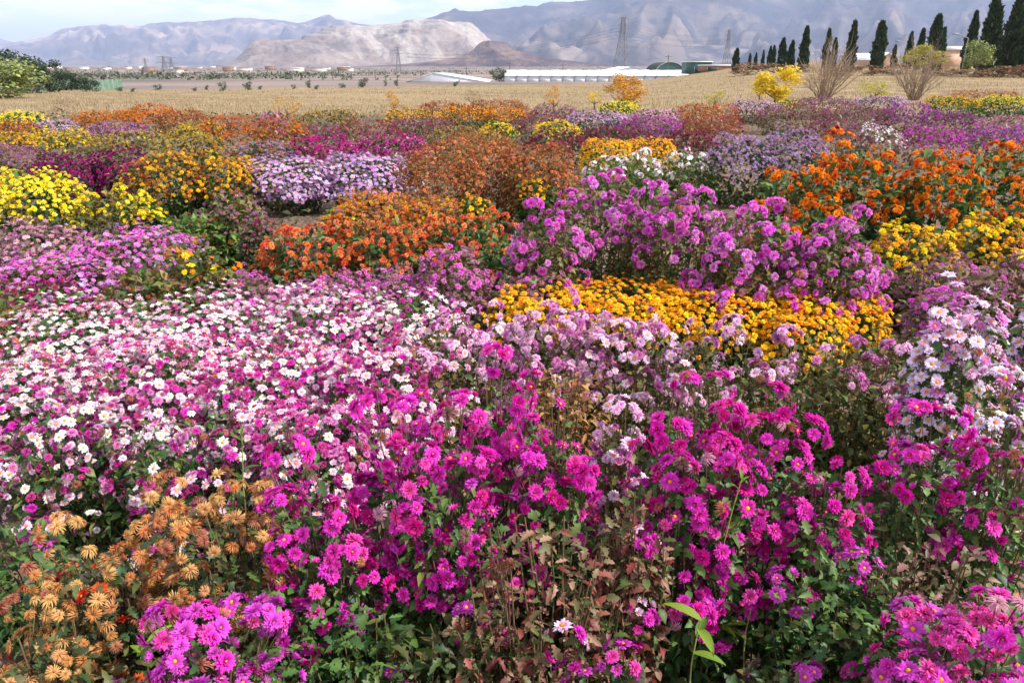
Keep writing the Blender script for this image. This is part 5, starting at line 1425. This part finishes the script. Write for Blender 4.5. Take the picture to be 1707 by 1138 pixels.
# arched green tunnel
x0, x1 = along(1092, 1140, 260)
z = float(gz(x0, 260)) - .3
tn = empty('arched_shed', ((x0 + x1) / 2, 260, z), 'dark green arched shed behind the long white greenhouse', 'shed')
R_ = (x1 - x0) / 2; ht = at_y(1116, 104, 260)[2] - z
a = np.linspace(0, math.pi, 15)
A = np.stack([R_ * np.cos(a), 0 * a, ht * (0.35 + .65 * np.sin(a))], -1)
A = np.concatenate([[(R_, 0, 0)], A, [(-R_, 0, 0)]])
B_ = A + [[0, 20, 0]]
nA = len(A); V = np.concatenate([A, B_]); i = np.arange(nA - 1)
link('cover', mk('cover', V, np.stack([i, i + 1, i + nA + 1, i + nA], -1), M_greendark, smooth=False), tn)
link('end_wall', mk('end_wall', A * [[.96, 1, .96]] + [[0, .15, 0]], np.arange(nA)[None], M_green), tn)
V, F = bars([((A[k] + [0, -.05, .03]), (A[k + 1] + [0, -.05, .03])) for k in range(nA - 1)], .12)
link('arch_frame', mk('arch_frame', V, F, M_post), tn)

def hut(name, pxa, pxb, ytop, Y, depth, wall, roof, label, cat, ov=.15, roof_h=.18, openings=()):
    x0, x1 = along(pxa, pxb, Y)
    z = float(gz((x0 + x1) / 2, Y)) - .3
    h = at_y(pxa, ytop, Y)[2] - z
    r = empty(name, ((x0 + x1) / 2, Y, z), label, cat)
    l = (x1 - x0) / 2
    bx('wall', [(-l, l, 0, depth, 0, h)], wall, r)
    bx('roof', [(-l - ov, l + ov, -ov, depth + ov, h + .003, h + roof_h)], roof, r)
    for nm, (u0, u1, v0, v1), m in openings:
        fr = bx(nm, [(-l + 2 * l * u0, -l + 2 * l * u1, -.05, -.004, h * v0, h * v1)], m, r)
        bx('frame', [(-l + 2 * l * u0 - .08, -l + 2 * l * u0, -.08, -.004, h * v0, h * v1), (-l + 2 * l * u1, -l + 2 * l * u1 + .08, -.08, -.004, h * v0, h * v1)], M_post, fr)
    return r
hut('green_shed', 1150, 1186, 104, 172, 9, M_green, M_whiteroof, 'green metal shed at the end of the long greenhouse', 'shed', openings=[('door', (.2, .5, .12, .62), M_dark), ('window', (.62, .85, .4, .66), M_dark)])
hut('brick_hut', 1176, 1222, 110, 150, 6, M_brick, M_whiteroof, 'small brown brick hut with a flat white roof', 'hut', openings=[('door', (.06, .4, .08, .74), M_dark)])
hut('white_house', 1432, 1452, 92, 130, 8, M_wall, M_whiteroof, 'white walled house seen past the lone shaggy cypress', 'house', openings=[('window', (.3, .55, .45, .75), M_dark)])
gable('barn', 1464, 1496, 0, 100, 88, 120, 1478, 12, M_pinkwall, M_whiteroof, 'pinkish barn with a pale pitched roof beside the second bare shrub', 'barn')
hut('white_house', 1570, 1600, 84, 110, 10, M_pinkwall, M_whiteroof, 'flat roofed pinkish house behind the yellow green tree', 'house', roof_h=.5)
FAR = [(228, 252, 147, 'low white shed among the small dark trees near the lattice masts'), (440, 462, 142, 'pale green roofed shed far beyond the field'), (500, 522, 138, 'long white shed with a flat roof far beyond the field'), (548, 585, 141, 'low pale building left of the tallest small tree'),
       (350, 366, 146, 'tiny white hut between two small dark trees')]
for pxa, pxb, yt, lb in FAR:
    hut('far_shed', pxa, pxb, yt, 210, 8, M_wall, M_whiteroof, lb.replace(' left of', ' short of'), 'shed', openings=[('door', (.4, .55, 0.05, .7), M_dark)])
g = np.random.default_rng(17)
for i in range(26):                                             # the town: too far to pick out more than pale blocks
    px = 60 + 21 * i + g.uniform(-14, 14); Y = 600 * 4.5 ** g.random()
    x, y, z = ground_pt(px, Y)
    w, h, d = g.uniform(4, 16), g.uniform(2.5, 5), g.uniform(8, 16)
    t = empty('town_building', (x, y, z), 'pale distant town block on the hazy plain beneath the mountain range', 'building', 'distant town blocks')
    bx('wall', [(-w / 2, w / 2, 0, d, -.5, h)], M_wall if i % 3 else M_brick, t)
    bx('roof', [(-w / 2 - .3, w / 2 + .3, -.3, d + .3, h + .004, h + .4)], M_whiteroof if i % 4 == 0 else M_post, t)

# the green mesh fence at the edge of the field
x0, y0, z0 = ground_pt(60, 70); x1, y1, z1 = ground_pt(205, 82)
ff = empty('mesh_fence', (x0, y0, z0), 'green mesh fence on thin posts below the dark pines', 'fence')
N_ = 16
for i in range(N_):
    p = np.array([x0 + (x1 - x0) * i / N_, y0 + (y1 - y0) * i / N_]); q = np.array([x0 + (x1 - x0) * (i + 1) / N_, y0 + (y1 - y0) * (i + 1) / N_])
    zp = float(gz(*p)); zq = float(gz(*q))
    P3 = lambda c, zz: (c[0] - x0, c[1] - y0, zz - z0)
    V, F = bars([(P3(p, zp - .1), P3(p, zp + 1.0))], .06, 6)
    link('post', mk('post', V, F, M_post), ff)
    segs = [(P3(p, zp + k * .07 + .06), P3(q, zq + k * .07 + .06)) for k in range(13)]
    nv = 12
    for k in range(nv):
        c = p + (q - p) * (k + .5) / nv; zc = zp + (zq - zp) * (k + .5) / nv
        segs.append((P3(c, zc + .08), P3(c, zc + .92)))
    V, F = bars(segs, .022, 3)
    link('mesh_panel', mk('mesh_panel', V, F, M_mesh), ff)

# pylons
def pylon(px, ytop, Y, base_w, label, arms=3, arm_w=4.0, thick=.16, waist=.72):
    x, y, z = ground_pt(px, Y)
    H = at_y(px, ytop, Y)[2] - z
    r = empty('pylon', (x, y, z), label, 'pylon', 'lattice pylons over the plain', rz=.25)
    bw = base_w / 2; tw = base_w * .13
    half = lambda t: np.interp(t, [0, waist, 1], [bw, tw * 1.25, tw * .7])
    ts = np.concatenate([np.linspace(0, waist, 7) ** .92, np.linspace(waist, 1, 6)[1:]])
    for sx in (-1, 1):
        for sy in (-1, 1):
            segs = [((sx * half(a), sy * half(a), H * a), (sx * half(b), sy * half(b), H * b)) for a, b in zip(ts[:-1], ts[1:])]
            V, F = bars(segs, thick)
            link('leg', mk('leg', V, F, M_pylon), r)
    segs = []
    for a, b in zip(ts[:-1], ts[1:]):
        ha, hb = half(a), half(b)
        cs = [(-1, -1), (1, -1), (1, 1), (-1, 1)]
        for i in range(4):
            (p, q), (s, t) = cs[i], cs[(i + 1) % 4]
            segs += [((p * ha, q * ha, H * a), (s * hb, t * hb, H * b)), ((s * ha, t * ha, H * a), (p * hb, q * hb, H * b)), ((p * hb, q * hb, H * b), (s * hb, t * hb, H * b))]
    V, F = bars(segs, thick * .6, 3)
    link('lattice', mk('lattice', V, F, M_pylon), r)
    tips = []
    for k in range(arms):
        t = waist + (1 - waist) * (.12 + .8 * k / max(1, arms - 1)) if arms > 1 else .9
        t = min(t, .97)
        aw = arm_w * (1 - .12 * k)
        for s in (-1, 1):
            h = half(t)
            segs = [((s * h, -h, H * t), (s * aw, 0, H * t)), ((s * h, h, H * t), (s * aw, 0, H * t)), ((s * h, 0, H * (t + .035)), (s * aw, 0, H * t)), ((s * h * 1.0, -h, H * t), (s * aw * .5, 0, H * (t + .018)))]
            V, F = bars(segs, thick * .7)
            arm = link('cross_arm', mk('cross_arm', V, F, M_pylon), r)
            V, F = bars([((s * aw, 0, H * t), (s * aw, 0, H * t - 1.4))], .14, 5)
            link('insulator', mk('insulator', V, F, M_post), arm)
            tips.append(np.array([x, y, z]) + [s * aw * math.cos(.25), s * aw * math.sin(.25), H * t - 1.4])
    return tips
T1 = pylon(1035, 29, 400, 7.4, 'tallest lattice pylon standing behind the long white greenhouse', thick=.16, arm_w=3.6)
T2 = pylon(1209, 50, 560, 5.2, 'slender lattice pylon above the green metal shed', thick=.16, arm_w=3.2)
T3 = pylon(665, 79, 620, 4.2, 'slim lattice pylon behind the pointed white greenhouse', thick=.16, arm_w=3.4)
T4 = pylon(245, 98, 620, 3.0, 'thin single lattice mast in front of the far range', thick=.12, arm_w=2.2)
T5 = pylon(276, 94, 560, 5.6, 'wide lattice pylon with spread arms beside the thin mast', thick=.14, arm_w=5.0, arms=2, waist=.6)
T6 = pylon(288, 96, 590, 5.6, 'second wide lattice pylon just behind the one with spread arms', thick=.14, arm_w=5.0, arms=2, waist=.6)
def wire(a, b, sag, label):
    t = np.linspace(0, 1, 14)
    P = a[None] * (1 - t[:, None]) + b[None] * t[:, None]
    P[:, 2] -= sag * 4 * t * (1 - t)
    V, F = tubes(P[None], np.full((1, 14), .05), 3)
    o = link('power_line', mk('power_line', V, F, M_pole))
    tag(o, label, 'cable', 'power lines between the pylons')
for i, (a, b) in enumerate(zip(T1, T2)):
    wire(a, b, 4.0, 'thin sagging power line between the tallest pylon and the slender one')
for i, (a, b) in enumerate(zip(T3[:4], T1[:4])):
    wire(a, b, 6.0, 'thin sagging power line between the slim pylon and the tallest one')
POLES = [(626, 116, 'wooden utility pole beside the pointed greenhouse'), (702, 117, 'utility pole behind the pointed greenhouse'), (778, 112, 'utility pole between the two white greenhouses'), (850, 104, 'utility pole behind the round dark tree'), (938, 106, 'utility pole rising behind the long greenhouse'),
         (420, 122, 'utility pole above the far small trees'), (488, 120, 'utility pole on the far side of the field'), (555, 118, 'utility pole near the low pale building'), (643, 118, 'utility pole close to the slim pylon'), (1112, 92, 'utility pole over the arched shed')]
for px, yt, lb in POLES:
    x, y, z = ground_pt(px, 230)
    H = at_y(px, yt, 230)[2] - z
    r = empty('utility_pole', (x, y, z), lb, 'pole', 'utility poles over the plain')
    V, F = bars([((0, 0, -.2), (0, 0, H))], .12, 6); link('shaft', mk('shaft', V, F, M_pole), r)
    bx('crossbar', [(-.9, .9, -.06, .06, H - .5, H - .38)], M_pole, r)
for px, yt, d, lb in ((1594, 57, 72, 'street lamp with a slanting arm beside the slim cypress'), (1497, 69, 95, 'street lamp with a slanting arm above the pinkish barn')):
    x, y, z = ground_pt(px + 8, d)
    H = at_y(px, yt, d)[2] - z
    r = empty('street_lamp', (x, y, z), lb, 'street lamp', 'street lamps along the boundary')
    V, F = bars([((0, 0, -.1), (0, 0, H - .35))], .05, 6); link('post', mk('post', V, F, M_post), r)
    V, F = bars([((0, 0, H - .36), (-1.0, 0, H - .02))], .035, 6); link('arm', mk('arm', V, F, M_post), r)
    bx('lamp_head', [(-1.5, -.95, -.1, .1, H - .06, H + .06)], M_post, r)
